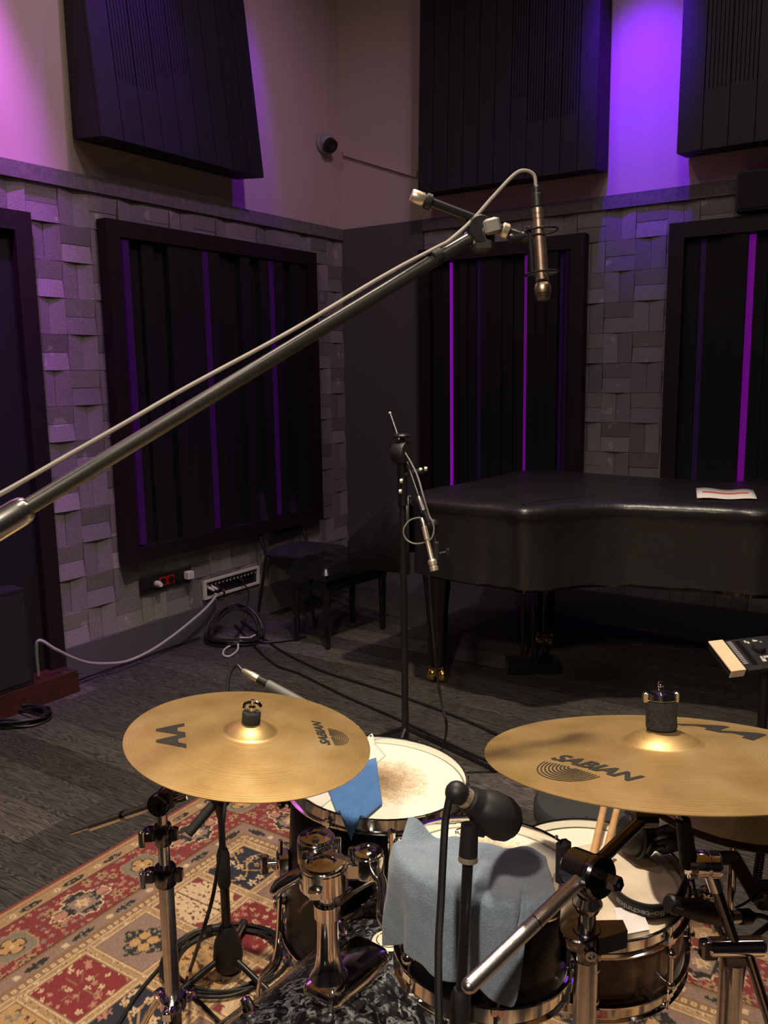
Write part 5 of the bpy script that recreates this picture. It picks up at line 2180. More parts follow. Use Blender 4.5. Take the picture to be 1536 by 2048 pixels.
# ---- crash stand
top = clm @ V((0, 0, zcl(0.006)))
T1 = P(322, 1606, 1.60)
b1 = V((T1.x, T1.y, 0))
t = thing('crash_stand', 'chrome boom stand carrying the crash cymbal', 'cymbal stand', b1)
ax1 = (clm.to_3x3() @ V((0, 0, 1)))
MB().cyl(clm @ V((0, 0, -0.045)), top + ax1 * 0.044, 0.0035, seg=10).build('cymbal_rod', CHROME, t)
MB().lathe([(0.017, 0.0005), (0.0175, 0.004), (0.0175, 0.018), (0.016, 0.020), (0.004, 0.020)], top, ax1, 24, cap=True).build('felt_washer', FOAM, t)
o = MB().lathe([(0.007, 0.020), (0.007, 0.030), (0.004, 0.033), (0.001, 0.033)], top, ax1, 14)
o.tube(smooth_path([top + ax1 * 0.026 - CRT * 0.016 + CBK * .004, top + ax1 * 0.036 - CRT * 0.012 + CBK * .004, top + ax1 * 0.038 + CRT * 0.008, top + ax1 * 0.030 + CRT * 0.017], 5), 0.0032, 8)
o.build('wing_nut', CHROME, t)
MB().lathe([(0.012, -0.012), (0.016, -0.002), (0.004, -0.002)], clm @ V((0, 0, zcl(0.006) - 0.002)), ax1, 18, cap=True).build('cup_washer', CHROME, t)
tl = clm @ V((0, 0, -0.050))
o = MB()
o.sphere(tl, 0.014, 14)
o.cyl(tl - CBK * 0.022, tl + CBK * 0.022, 0.011, seg=16)
o.build('tilter', CHROME, t)
cend = P(142, 1666, 1.66)
MB().cyl(tl, T1, 0.0058, seg=14).build('boom_arm', CHROME, t)
dd_ = (cend - T1).normalized()
MB().cyl(T1, T1 + dd_ * 0.168, 0.0082, seg=14).build('boom_sleeve', STEEL, t)
MB().cyl(T1 + dd_ * 0.168, cend, 0.0035, seg=10).build('boom_tail', STEEL, t)
MB().cyl(T1 + dd_ * 0.083, T1 + dd_ * 0.092, 0.0092, seg=14).build('sleeve_ring', NICKEL, t)
o = MB()
o.lathe([(0.020, -0.016), (0.022, -0.012), (0.022, 0.012), (0.020, 0.016)], T1, (CBK * 0.9 + CRT * 0.3), 24, cap=True)
o.rbox(T1 + ZU * 0.010 + CRT * 0.012, (0.014, 0.014, 0.022), None, 0.006)
o.cyl(T1 + CBK * 0.0, T1 - CBK * 0.035, 0.006, seg=10)
jn = o.build('ratchet_joint', NICKEL, t)
o = MB()
o.rbox(T1 + CRT * 0.026 + ZU * 0.022, (0.016, 0.008, 0.006), ((CRT + ZU * .3).normalized(), CBK, (ZU - CRT * .3).normalized()), 0.003)
o.rbox(T1 + CRT * 0.030 + ZU * 0.004, (0.020, 0.005, 0.005), ((CRT + ZU * .3).normalized(), CBK, (ZU - CRT * .3).normalized()), 0.002)
o.build('wing_bolt', CHROME, jn)


z1_, z2_, z3_, z4_ = T1.z - 0.015, zat(b1, 1668), zat(b1, 1750), zat(b1, 2002)
MB().cyl(b1 + ZU * z2_, b1 + ZU * z1_, 0.0105, seg=18).build('upper_tube', CHROME, t)
MB().cyl(b1 + ZU * z3_, b1 + ZU * z2_, 0.0112, seg=18).build('middle_tube', CHROME, t)
MB().cyl(b1 + ZU * (z4_ - 0.12), b1 + ZU * z3_, 0.0145, seg=20).build('lower_tube', STEEL, t)
for (zz, r_) in ((z2_, 0.017), (z3_, 0.021)):
    o = MB().lathe([(r_ * .9, -0.020), (r_, -0.016), (r_, 0.016), (r_ * .9, 0.020)], b1 + ZU * zz, ZU, 22, cap=True)
    o.rbox(b1 + ZU * zz - CRT * (r_ + 0.008), (0.012, 0.014, 0.012), None, 0.004)
    o.rbox(b1 + ZU * zz + CRT * (r_ + 0.004), (0.008, 0.010, 0.012), None, 0.003)
    cl_ = o.build('height_clamp', NICKEL, t)
    o = MB().rbox(b1 + ZU * (zz - 0.004) - CRT * (r_ + 0.020) - CBK * 0.010, (0.006, 0.006, 0.018), None, 0.003)
    o.build('wing_screw', CHROME, cl_)
o = MB().lathe([(0.022, -0.014), (0.026, -0.010), (0.026, 0.010), (0.022, 0.014)], b1 + ZU * z4_, ZU, 20, cap=True)
for k in range(3):
    a = 0.5 + 2.094 * k
    o.rbox(b1 + ZU * z4_ + V((math.cos(a), math.sin(a), 0)) * 0.032, (0.014, 0.010, 0.010), (V((math.cos(a), math.sin(a), 0)), V((-math.sin(a), math.cos(a), 0)), ZU), 0.003)
o.build('leg_hub', CHROME, t)
for k in range(3):
    a = 0.5 + 2.094 * k
    d = V((math.cos(a), math.sin(a), 0))
    for s_ in (-1, 1):
        n_ = V((-d.y, d.x, 0)) * (0.007 * s_)
        MB().tube([b1 + d * 0.035 + ZU * z4_ + n_, b1 + d * 0.26 + ZU * 0.028 + n_], 0.0045, 8).build('leg', CHROME, t)
    MB().tube([b1 + ZU * (z4_ - 0.11), b1 + d * 0.14 + ZU * (z4_ * 0.52)], 0.004, 8).build('strut', CHROME, t)
    MB().lathe([(0.016, 0), (0.017, 0.012), (0.014, 0.024), (0.006, 0.034)], b1 + d * 0.265 + ZU * 0.0085, ZU, 14, cap=True).build('rubber_foot', RUBBER, t)

# ---- ride stand
ax2 = (crm.to_3x3() @ V((0, 0, 1)))
top = crm @ V((0, 0, zcr(0.006)))
T2 = P(1176, 1744, 1.165)
b2 = V((T2.x, T2.y, 0))
t = thing('ride_stand', 'chrome boom stand with knurled arm carrying the ride cymbal', 'cymbal stand', b2)
MB().cyl(crm @ V((0, 0, -0.060)), top + ax2 * 0.068, 0.0038, seg=10).build('cymbal_rod', CHROME, t)
MB().lathe([(0.0210, 0.0005), (0.0220, 0.004), (0.0215, 0.018), (0.0212, 0.0195), (0.0218, 0.022), (0.0218, 0.036), (0.021, 0.040), (0.004, 0.040)], top, ax2, 28, cap=True).build('felt_washer', FOAM, t)
o = MB().lathe([(0.004, 0.040), (0.020, 0.0405), (0.022, 0.043), (0.020, 0.051), (0.012, 0.0535), (0.004, 0.0535)], top, ax2, 28, cap=True)
for s_ in (-1, 1):
    o.rbox(top + ax2 * 0.046 + CRT * (0.022 * s_), (0.004, 0.006, 0.008), None, 0.002)
o.sphere(top + ax2 * 0.062, 0.0045, 10)
o.build('wing_nut', CHROME, t)
tl = P(1290, 1634, 1.238)
o = MB()
o.cyl(tl - CRT * 0.016, tl + CRT * 0.016, 0.015, seg=20)
o.tube([tl, crm @ V((0, 0, -0.03))], 0.008, 12)
o.build('tilter', NICKEL, t)
cend = P(938, 1972, 1.03)
e_ = (tl - cend).normalized()
ja = cend + e_ * ((T2 - cend).dot(e_))
# knurled tube: fine ridged surface in the material
nk = N('knurled_chrome')
tc = nk.new('ShaderNodeTexCoord')
mp = nk.new('ShaderNodeMapping')
mp.inputs['Scale'].default_value = (1, 1, 1)
nk.link(tc.outputs['Object'], mp.inputs['Vector'])
vo = nk.new('ShaderNodeTexVoronoi')
vo.inputs['Scale'].default_value = 1100
nk.link(mp.outputs[0], vo.inputs['Vector'])
bp = nk.new('ShaderNodeBump')
bp.inputs['Strength'].default_value = 0.55
bp.inputs['Distance'].default_value = 0.0004
nk.link(vo.outputs['Distance'], bp.inputs['Height'])
nk.link(bp.outputs[0], nk.b.inputs['Normal'])
nk.b.inputs['Base Color'].default_value = (0.74, 0.71, 0.68, 1)
nk.b.inputs['Metallic'].default_value = 1
nk.b.inputs['Roughness'].default_value = 0.3
KN = nk.m
jl = (ja - cend).length
MB().cyl(cend, cend + e_ * (jl * 0.52), 0.0100, seg=24).build('knurled_arm', KN, t)
MB().cyl(cend + e_ * (jl * 0.53), ja, 0.0100, seg=24).build('knurled_arm', KN, t)
MB().cyl(cend + e_ * (jl * 0.518), cend + e_ * (jl * 0.532), 0.0090, seg=20).build('arm_groove', NICKEL, t)
MB().sphere(cend, 0.0095, 14).build('arm_end', STEEL, t)
MB().cyl(ja, tl, 0.0090, seg=20).build('upper_arm', NICKEL, t)
# tilter joint: barrel with wing handle and hex stub
bx = (P(1235, 1752, 1.16) - P(1130, 1710, 1.24)).normalized()
jc = T2
o = MB()
o.lathe([(0.024, -0.030), (0.026, -0.027), (0.026, 0.010), (0.0245, 0.011), (0.0245, 0.013), (0.029, 0.014), (0.030, 0.022), (0.027, 0.026), (0.010, 0.026)], jc, bx, 32, cap=True)
o.build('joint_barrel', NICKEL, t, angle=30)
o = MB().lathe([(0.011, 0.026), (0.011, 0.052), (0.009, 0.055), (0.006, 0.055), (0.006, 0.050), (0.001, 0.050)], jc, bx, 6)
o.build('hex_stub', NICKEL, t, smooth=False)
o = MB()
wc = jc - bx * 0.042
o.cyl(jc - bx * 0.028, wc, 0.010, seg=12)
o.rbox(wc - bx * 0.004, (0.011, 0.010, 0.034), ((bx.cross(ZU)).normalized(), bx, ZU), 0.007)
o.build('wing_handle', BLKP, t)
zc1 = zat(b2, 1800)
zc2 = zat(b2, 1880)
MB().lathe([(0.014, jc.z - 0.02 - zc1), (0.021, jc.z - 0.032 - zc1), (0.021, 0.012), (0.016, 0.0)], b2 + ZU * (zc1 - 0.015), ZU, 20, cap=True).build('neck', CHROME, t)
MB().cyl(b2 + ZU * zc2, b2 + ZU * zc1, 0.0125, seg=20).build('upper_tube', CHROME, t)
o = MB()
o.lathe([(0.017, -0.028), (0.021, -0.020), (0.021, 0.014), (0.018, 0.018)], b2 + ZU * zc2, ZU, 22, cap=True)
o.lathe([(0.024, -0.008), (0.026, -0.004), (0.026, 0.008), (0.024, 0.010)], b2 + ZU * (zc2 + 0.006) - CRT * 0.012, ZU, 26, cap=True)
o.prism([b2 + ZU * (zc2 - 0.010) + CRT * 0.012 - CBK * 0.020, b2 + ZU * (zc2 - 0.010) + CRT * 0.056 - CBK * 0.004, b2 + ZU * (zc2 - 0.010) + CRT * 0.056 + CBK * 0.020, b2 + ZU * (zc2 - 0.010) + CRT * 0.012 + CBK * 0.020], ZU * 0.026)
cl_ = o.build('height_clamp', NICKEL, t, angle=30)
o = MB().lathe([(0.008, 0.0), (0.008, 0.008), (0.005, 0.008), (0.005, 0.005), (0.001, 0.005)], b2 + ZU * (zc2 - 0.004) - CBK * 0.021, -CBK, 12)
o.build('clamp_bolt', CHROME, cl_)
MB().cyl(b2 + ZU * 0.12, b2 + ZU * (zc2 - 0.02), 0.0160, seg=22).build('lower_tube', STEEL, t)
for k in range(3):
    a = 0.9 + 2.094 * k
    d = V((math.cos(a), math.sin(a), 0))
    MB().tube([b2 + ZU * 0.30, b2 + d * 0.22 + ZU * 0.028], 0.006, 8).build('leg', CHROME, t)
    MB().lathe([(0.014, 0), (0.015, 0.012), (0.006, 0.030)], b2 + d * 0.225 + ZU * 0.0085, ZU, 12, cap=True).build('rubber_foot', RUBBER, t)

# ---- hi-hat and its stand at the right
HHc = P(1472, 1606, 1.62)
hn = V((0.05, 0.03, 1)).normalized()
hh1, hm1, zh = cymbal('hi_hat_cymbal', 'upper hi-hat cymbal, dish turned up, behind the ride', HHc + V((0, 0, 0.012)), hn, 0.178, (0.2, 1), logos=False, mt=SHADEDBR, group='pair of hi-hat cymbals')
hh2, hm2, zh = cymbal('hi_hat_cymbal', 'lower hi-hat cymbal, dish turned down, right under the upper one', HHc - V((0, 0, 0.004)), hn, 0.178, (0.2, 1), logos=False, mt=SHADEDBR, inv_=True, group='pair of hi-hat cymbals')
hb_ = V((HHc.x, HHc.y, 0))
t = thing('hi_hat_stand', 'chrome stand with a fat joint barrel carrying the hi-hat', 'cymbal stand', hb_)
MB().cyl(hb_ + ZU * 0.05, HHc + ZU * 0.10, 0.0035, seg=8).build('pull_rod', CHROME, t)
zj = zat(hb_, 1893)
MB().cyl(hb_ + ZU * 0.08, hb_ + ZU * (zj - 0.02), 0.0150, seg=18).build('lower_tube', STEEL, t)
MB().cyl(hb_ + ZU * (zj - 0.02), hb_ + ZU * (HHc.z - 0.05), 0.0085, seg=14).build('upper_tube', CHROME, t)
for k in range(3):
    a = [2.4, 0.4, -1.5][k]
    d = V((math.cos(a), math.sin(a), 0))
    MB().tube([hb_ + ZU * 0.22, hb_ + d * 0.20 + ZU * 0.03], 0.008, 8).build('leg', NICKEL, t)
    MB().lathe([(0.020, 0), (0.022, 0.016), (0.010, 0.034)], hb_ + d * 0.21 + ZU * 0.0085, ZU, 14, cap=True).build('rubber_foot', RUBBER, t)

# ---- chrome multi-clamp boom at the far right (in front of the hi-hat)
jb = P(1472, 1893, 1.42)
bb = V((jb.x, jb.y, 0))
t = thing('clamp_stand', 'chrome stand with a horizontal barrel joint and slanting arm by the snare', 'stand', bb)
MB().cyl(bb + ZU * 0.10, bb + ZU * (jb.z - 0.03), 0.0150, seg=20).build('lower_tube', STEEL, t)
o = MB()
o.lathe([(0.012, -0.050), (0.016, -0.046), (0.0165, 0.040), (0.013, 0.045)], jb + CRT * 0.002, CRT, 28, cap=True)
o.build('joint_barrel', CHROME, t, angle=30)
o = MB().rbox(jb - CRT * 0.046 - ZU * 0.004, (0.014, 0.012, 0.016), None, 0.004)
o.build('barrel_cap', NICKEL, t)
o = MB()
o.prism([jb + V((-0.022, -0.012, 0.0)), jb + V((0.016, -0.012, 0.0)), jb + V((0.010, -0.012, -0.075)), jb + V((-0.006, -0.012, -0.085))], V((0, 0.024, 0)))
o.build('yoke', NICKEL, t, smooth=False)
ca = P(1415, 1728, 1.40)
MB().cyl(jb, ca + (jb - ca) * 0.25, 0.0095, seg=16).build('lower_arm', NICKEL, t)
MB().cyl(ca + (jb - ca) * 0.30, ca, 0.0125, seg=18).build('upper_arm', CHROME, t)
o = MB()
o.lathe([(0.020, -0.024), (0.022, -0.020), (0.022, -0.003), (0.019, -0.002), (0.019, 0.002), (0.022, 0.003), (0.022, 0.016), (0.019, 0.020)], ca, (CRT * 0.95 - CBK * 0.1), 28, cap=True)
o.build('ratchet_clamp', CHROME, t, angle=30)
o = MB()
for k in range(10):
    a = 2 * math.pi * k / 10
    o.box(ca - CRT * 0.028 + V((0, math.cos(a) * 0.019, math.sin(a) * 0.019)), (0.006, 0.003, 0.003))
o.lathe([(0.017, -0.034), (0.019, -0.030), (0.019, -0.024)], ca, CRT, 20, cap=True)
o.build('gear_wheel', STEEL, t)
up_ = P(1366, 1640, 1.38)
MB().tube([ca - CRT * 0.03 + ZU * 0.0, ca.lerp(up_, 0.35) - CRT * 0.02, up_], [0.016, 0.014, 0.012], 12).build('rubber_sleeve', RUBBER, t)
MB().cyl(up_, up_ + (up_ - ca).normalized() * 0.06, 0.007, seg=12).build('arm_tip', NICKEL, t)
MB().cyl(jb + CRT * 0.02 - ZU * 0.01, P(1545, 2060, 1.34), 0.0085, seg=14).build('side_rod', CHROME, t)
for k in range(3):
    a = [1.2, 3.3, 5.4][k]
    d = V((math.cos(a), math.sin(a), 0))
    MB().tube([bb + ZU * 0.26, bb + d * 0.21 + ZU * 0.028], 0.006, 8).build('leg', CHROME, t)
    MB().lathe([(0.014, 0), (0.015, 0.012), (0.006, 0.030)], bb + d * 0.215 + ZU * 0.0085, ZU, 12, cap=True).build('rubber_foot', RUBBER, t)

# ================================================================== MICROPHONES


def lathe_ab(mb, a, b, prof, seg=24, cap=True):
    a, b = V(a), V(b)
    Ln = (b - a).length
    return mb.lathe([(r, f * Ln) for f, r in prof], a, b - a, seg, cap=cap)


# ---- foreground kick/tom microphone on a black stand
fa, fb = P(918, 1588, 1.112), P(1026, 1650, 1.138)
t = thing('dynamic_microphone', 'bulbous black dynamic microphone over the rack tom', 'microphone', fa.lerp(fb, .5))
lathe_ab(MB(), fa, fb, [(0.16, 0.012), (0.18, 0.0185), (0.30, 0.020), (0.34, 0.021), (0.36, 0.0225), (0.55, 0.029), (0.78, 0.030), (0.92, 0.026), (0.93, 0.0225), (1.0, 0.019), (1.01, 0.001)], 36).build('body', BLKP, t, angle=30)
lathe_ab(MB(), fa, fb, [(0.06, 0.012), (0.07, 0.0135), (0.155, 0.0135), (0.16, 0.012)], 24).build('collar', SATIN, t)
xe = fa - (fb - fa).normalized() * 0.004
# right-angle XLR plug and cable
o = MB()
o.sphere(xe, 0.0155, 18)
o.cyl(xe, fa + (fb - fa).normalized() * 0.008, 0.0135, seg=18)
plug = tag(o.build('angled_plug', BLKP), 'black right-angled plug on the rack tom microphone', 'plug')
fcab = [xe - CRT * 0.008 + ZU * 0.002, P(898, 1600, 1.107), P(891, 1640, 1.103), P(887, 1700, 1.094), P(882, 1800, 1.080), P(877, 1900, 1.062), P(878, 2048, 1.035), P(882, 2200, 1.008), P(884, 2420, 0.954)]
cable('mic_cable', 'black cable hanging from the rack tom microphone in front of the towel', fcab, 0.0052, CABLE)
# stand
ft_top = P(936, 1716, 1.116)
ft_base = onz(862, 3150, 0)
cb = V((ft_base.x, ft_base.y, 0))
t = thing('short_mic_stand', 'short black stand holding the rack tom microphone', 'mic stand', cb)
dv = (ft_base - ft_top).normalized()
MB().cyl(ft_top, ft_top - dv * -0.19, 0.0072, seg=16).build('upper_tube', BLKM, t)
MB().cyl(ft_top + dv * 0.24, ft_base + ZU * 0.03, 0.0095, seg=16).build('lower_tube', BLKM, t)
MB().lathe([(0.010, 0.175), (0.0135, 0.185), (0.0135, 0.235), (0.011, 0.245)], ft_top, dv, 18, cap=True).build('clutch', BLKP, t)
MB().lathe([(0.0125, -0.003), (0.0130, 0.0), (0.0130, 0.004)], ft_top, dv, 18, cap=True).build('thread_ring', SATIN, t)
cl0 = ft_top - dv * 0.045
o = MB().tube([ft_top - dv * 0.003, cl0], [0.0125, 0.0115], 16)
o.tube([cl0 + dv * 0.004, P(962, 1662, 1.122), P(972, 1640, 1.125)], [0.0095, 0.009, 0.010], 12)
o.build('mic_clip', BLKP, t)
MB().lathe([(0.09, 0.0), (0.09, 0.008), (0.03, 0.020), (0.012, 0.035)], cb + ZU * 0.0082, ZU, 28, cap=True).build('round_base', BLKM, t)

# ---- overhead boom microphone
J = P(952, 470, 1.34)
BL_ = P(-10, 1046, 0.93)
dirb = (BL_ - J).normalized()
st_top = J + dirb * 1.02
sb = V((st_top.x, st_top.y, 0))
t = thing('overhead_boom_stand', 'long black boom stand reaching over the drum kit', 'mic stand', sb)
t_in = P(30, 1030, 0.945)
MB().cyl(J, t_in, 0.0098, seg=24).build('boom_tube', GUNM, t)
o = MB().lathe([(0.0125, -0.005), (0.0155, 0.0), (0.0165, 0.008), (0.0165, 0.10), (0.0135, 0.106)], t_in - dirb * 0.012, dirb, 24, cap=True)
o.build('boom_collar', STEEL, t)
MB().cyl(t_in + dirb * 0.05, st_top + dirb * 0.10, 0.0135, seg=24).build('outer_boom', BLKM, t)
MB().cyl(sb + ZU * 0.05, st_top, 0.0135, seg=20).build('column', BLKM, t)
o = MB().lathe([(0.022, -0.03), (0.026, -0.02), (0.026, 0.02), (0.022, 0.03)], st_top, dirb.cross(ZU).normalized(), 20, cap=True)
o.build('boom_clutch', BLKP, t)
for k in range(3):
    a = 0.3 + 2.094 * k
    d = V((math.cos(a), math.sin(a), 0))
    MB().tube([sb + ZU * 0.16, sb + d * 0.28 + ZU * 0.012], 0.010, 8).build('leg', BLKM, t)
# swivel joint at the tip
o = MB()
o.lathe([(0.020, -0.016), (0.0225, -0.012), (0.0225, 0.012), (0.020, 0.016)], J + CRT * 0.004 + ZU * 0.006, V((0.25, -0.95, 0.1)), 24, cap=True)
o.rbox(J + CRT * 0.010 - ZU * 0.008, (0.018, 0.016, 0.020), None, 0.006)
o.build('swivel_joint', BLKP, t)
o = MB().lathe([(0.0125, -0.008), (0.0125, 0.004), (0.0105, 0.006)], J + dirb * 0.012, dirb, 20, cap=True)
o.build('joint_ring', SATIN, t)
kn_c = P(984, 452, 1.315)
o = MB()
o.cyl(J, kn_c, 0.005, seg=10)
o.rbox(kn_c, (0.013, 0.006, 0.012), ((CRT + ZU * .25).normalized(), CBK, (ZU - CRT * .25).normalized()), 0.005)
o.build('wing_knob', mat('grey_knob', (0.25, 0.24, 0.22), 0.5), t)
# short cross tube
xa, xb = P(832, 394, 1.33), P(1028, 468, 1.36)
MB().cyl(xa, xb, 0.0078, seg=20).build('cross_tube', BLKM, t)
xd = (xb - xa).normalized()
MB().lathe([(0.0090, -0.008), (0.0105, -0.006), (0.0105, 0.012), (0.009, 0.014)], xa, xd, 20, cap=True).build('tube_cap', SATIN, t)
MB().lathe([(0.0108, 0.015), (0.0125, 0.017), (0.0125, 0.024), (0.0108, 0.026)], xa, xd, 20, cap=True).build('tube_ring', BLKP, t)
MB().lathe([(0.0100, -0.022), (0.0120, -0.020), (0.0120, -0.012), (0.0100, -0.010)], xb, xd, 20, cap=True).build('tube_ring', SATIN, t)
# velcro strap holding the cable on the boom
sp_ = J + dirb * 0.098
MB().lathe([(0.0128, -0.009), (0.0135, -0.007), (0.0135, 0.007), (0.0128, 0.009)], sp_ + dirb.cross(CRT).normalized() * 0.0 + ZU * 0.003, dirb, 20, cap=True).build('cable_strap', RUBBER, t)

ma, mb_ = P(1075, 415, 1.352), P(1087, 600, 1.365)
t = thing('pencil_microphone', 'champagne pencil microphone hanging upright in a ring shock mount', 'microphone', ma.lerp(mb_, .5))
lathe_ab(MB(), ma, mb_, [(0.0, 0.0075), (0.01, 0.0090), (0.06, 0.0092), (0.064, 0.0085), (0.075, 0.0085), (0.08, 0.0094), (0.12, 0.0094), (0.125, 0.0086), (0.135, 0.0086), (0.14, 0.0096), (0.22, 0.0098), (0.225, 0.0090), (0.235, 0.0090), (0.24, 0.0105), (0.80, 0.0105), (0.81, 0.0070)], 28).build('body', mat('aged_champagne', (0.42, 0.31, 0.25), 0.38, 0.9, noise=(70, 0.25)), t, angle=30)
cp = lathe_ab(MB(), ma, mb_, [(0.80, 0.0085), (0.82, 0.0115), (0.87, 0.0135), (0.92, 0.0132), (0.97, 0.0110), (1.0, 0.0095), (1.0, 0.001)], 28).build('capsule_head', DULLGOLD, t, angle=50)
o = lathe_ab(MB(), ma, mb_, [(0.925, 0.0133), (0.926, 0.0137), (0.934, 0.0135), (0.935, 0.012)], 28)
o.build('slot_ring', INK, cp)
o = lathe_ab(MB(), ma, mb_, [(0.952, 0.0126), (0.953, 0.0129), (0.960, 0.0126), (0.961, 0.011)], 28)
o.build('slot_ring', INK, cp)
# plug on top
pa_ = P(1072, 372, 1.35)
o = lathe_ab(MB(), pa_, ma, [(0.0, 0.004), (0.05, 0.006), (0.35, 0.0065), (0.40, 0.0092), (0.97, 0.0092), (1.0, 0.0080)], 20)
tag(o.build('xlr_plug', BLKP), 'black straight plug on top of the hanging pencil microphone', 'plug')
# shock mount
sm_ = thing('shock_mount', 'black double-ring shock mount around the hanging pencil microphone', 'mic mount', P(1083, 505, 1.36))
axm = (mb_ - ma).normalized()
for (px, py, rr_) in ((1081, 462, 0.027), (1084, 547, 0.026)):
    c = P(px, py, 1.357)
    MB().torus(c, axm, rr_, 0.0018, 40, 8).build('ring', BLKM, sm_)
    for k in range(4):
        a = math.pi / 4 + k * math.pi / 2
        u_ = axm.orthogonal().normalized()
        v_2 = axm.cross(u_)
        d = u_ * math.cos(a) + v_2 * math.sin(a)
        MB().tube([c + d * rr_, c + d * 0.0106], 0.0013, 6).build('elastic', RUBBER, sm_)
pl_ = [P(1059, 455, 1.352), P(1062, 552, 1.355)]
o = MB().rbox(pl_[0].lerp(pl_[1], .5), (0.003, 0.008, (pl_[0] - pl_[1]).length / 2), (CRT, axm.cross(CRT).normalized(), axm), 0.001)
o.build('back_plate', BLKM, sm_)
o = MB()
o.rbox(P(1040, 473, 1.355), (0.016, 0.008, 0.007), (xd, xd.cross(ZU).normalized(), ZU), 0.003)
o.cyl(P(1018, 478, 1.35), P(1050, 472, 1.355), 0.0075, seg=14)
o.build('mount_knuckle', BLKP, sm_)
# its cable along the boom
off = dirb.cross(V((0, 0, 1))).normalized().cross(dirb)
if off.z < 0:
    off = -off
cpts = [pa_ + V((0, 0, -0.002)), P(1068, 350, 1.35), P(1050, 341, 1.348), P(1028, 350, 1.345), P(985, 395, 1.335), P(945, 440, 1.325), P(900, 480, 1.30), J + dirb * 0.085 + off * 0.014 - CBK * 0.004]
for k in range(1, 9):
    cpts.append(J + dirb * (0.098 + 0.068 * k) + off * (0.0150 + 0.0008 * k + 0.0015 * math.sin(k * 1.1)) - CBK * 0.004)
cpts += [J + dirb * 0.72 + off * 0.0235, J + dirb * 0.85 + off * 0.026, st_top + off * 0.04]
cable('boom_cable', 'thin grey cable strapped along the long boom to the hanging microphone', cpts, 0.0029, mat('silver_cable', (0.34, 0.31, 0.27), 0.45, noise=(30, 0.1)), n=10)

# ---- tall room stand in the middle with small pencil mic
sbp = onz(812, 1560, 0)
sbp = V((sbp.x, sbp.y, 0))
SZ = 3.12
dS = (sbp - EYE).dot(FW)


def Sd(x, y, dz_=0.0):
    """pixel at the depth of the stand's vertical axis, dz_ towards the camera"""
    d = ray(x, y)
    k = (sbp.y - dz_ - EYE.y) / d.y
    return EYE + d * k


t = thing('tall_mic_stand', 'tall black studio stand between the crash cymbal and the piano', 'mic stand', sbp)
tz = Sd(815, 905).z
MB().cyl(sbp + ZU * 0.10, sbp + ZU * (tz - 0.02), 0.0135, seg=18).build('column', BLKM, t)
MB().cyl(sbp + ZU * (Sd(815, 1010).z), sbp + ZU * (tz + 0.02), 0.019, seg=18).build('upper_sleeve', BLKM, t)
c = sbp + ZU * tz
o = MB().lathe([(0.040, -0.026), (0.044, -0.020), (0.044, 0.020), (0.040, 0.026)], c - CBK * 0.0, (CRT * 0.8 - CBK * 0.6), 26, cap=True)
o.build('boom_clutch', BLKP, t)
o = MB().lathe([(0.010, 0.03), (0.010, 0.055), (0.030, 0.057), (0.034, 0.064), (0.028, 0.070)], c, ZU, 20, cap=True)
o.build('top_knob', BLKM, t)
o = MB().cyl(sbp + ZU * Sd(815, 950).z, Sd(846, 942, 0.03), 0.012, seg=12)
o.build('side_knob', BLKP, t)
for (px, py) in ((806, 962), (804, 983), (838, 940), (848, 938)):
    MB().lathe([(0.008, 0), (0.010, 0.004), (0.008, 0.012)], Sd(px, py, 0.03), (CRT if px > 815 else -CRT), 12, cap=True).build('thumb_screw', SATIN, t)
ba, bb2 = Sd(780, 827, -0.12), Sd(846, 1018, 0.13)
MB().cyl(ba, bb2, 0.0075, seg=14).build('boom_arm', BLKM, t)
bd_ = (bb2 - ba).normalized()
MB().sphere(ba, 0.008, 10).build('arm_end', SATIN, t)
MB().cyl(bb2 - bd_ * 0.05, bb2 + bd_ * 0.01, 0.0115, seg=14).build('arm_sleeve', STEEL, t)
for k in range(3):
    a = 0.15 + 2.094 * k
    d = V((math.cos(a), math.sin(a), 0))
    MB().tube([sbp + ZU * 0.22, sbp + d * 0.36 + ZU * 0.012], 0.010, 8).build('leg', BLKM, t)
    MB().sphere(sbp + d * 0.365 + ZU * 0.013, 0.012, 10).build('rubber_foot', RUBBER, t)
na, nb_ = Sd(848, 1052, 0.15), Sd(869, 1142, 0.19)
o = MB()
o.cyl(bb2, Sd(862, 1050, 0.15), 0.009, seg=12)
o.sphere(Sd(866, 1048, 0.15), 0.020, 14)
o.cyl(Sd(866, 1048, 0.15), Sd(872, 1100, 0.16), 0.007, seg=10)
o.rbox(Sd(873, 1102, 0.17), (0.010, 0.010, 0.035), None, 0.004)
o.cyl(Sd(873, 1108, 0.17), Sd(892, 1104, 0.17), 0.005, seg=8)
o.rbox(Sd(896, 1104, 0.17), (0.006, 0.008, 0.014), None, 0.003)
o.build('mic_mount', BLKP, t)
t = thing('room_microphone', 'gold pencil microphone pointing down from the tall stand', 'microphone', na.lerp(nb_, .5))
lathe_ab(MB(), na, nb_, [(0.0, 0.008), (0.02, 0.0105), (0.30, 0.0105), (0.31, 0.0085), (0.74, 0.0085), (0.78, 0.0110)], 22).build('body', SATIN, t, angle=30)
lathe_ab(MB(), na, nb_, [(0.74, 0.0125), (0.78, 0.0165), (0.86, 0.0165), (0.87, 0.0145), (0.90, 0.0145), (0.91, 0.0160), (0.99, 0.0160), (1.0, 0.014), (1.0, 0.001)], 22).build('capsule_head', SATIN, t, angle=30)
lathe_ab(MB(), Sd(843, 1036, 0.14), na, [(0.0, 0.006), (0.1, 0.0085), (1.0, 0.0105)], 16).build('plug', STEEL, t)
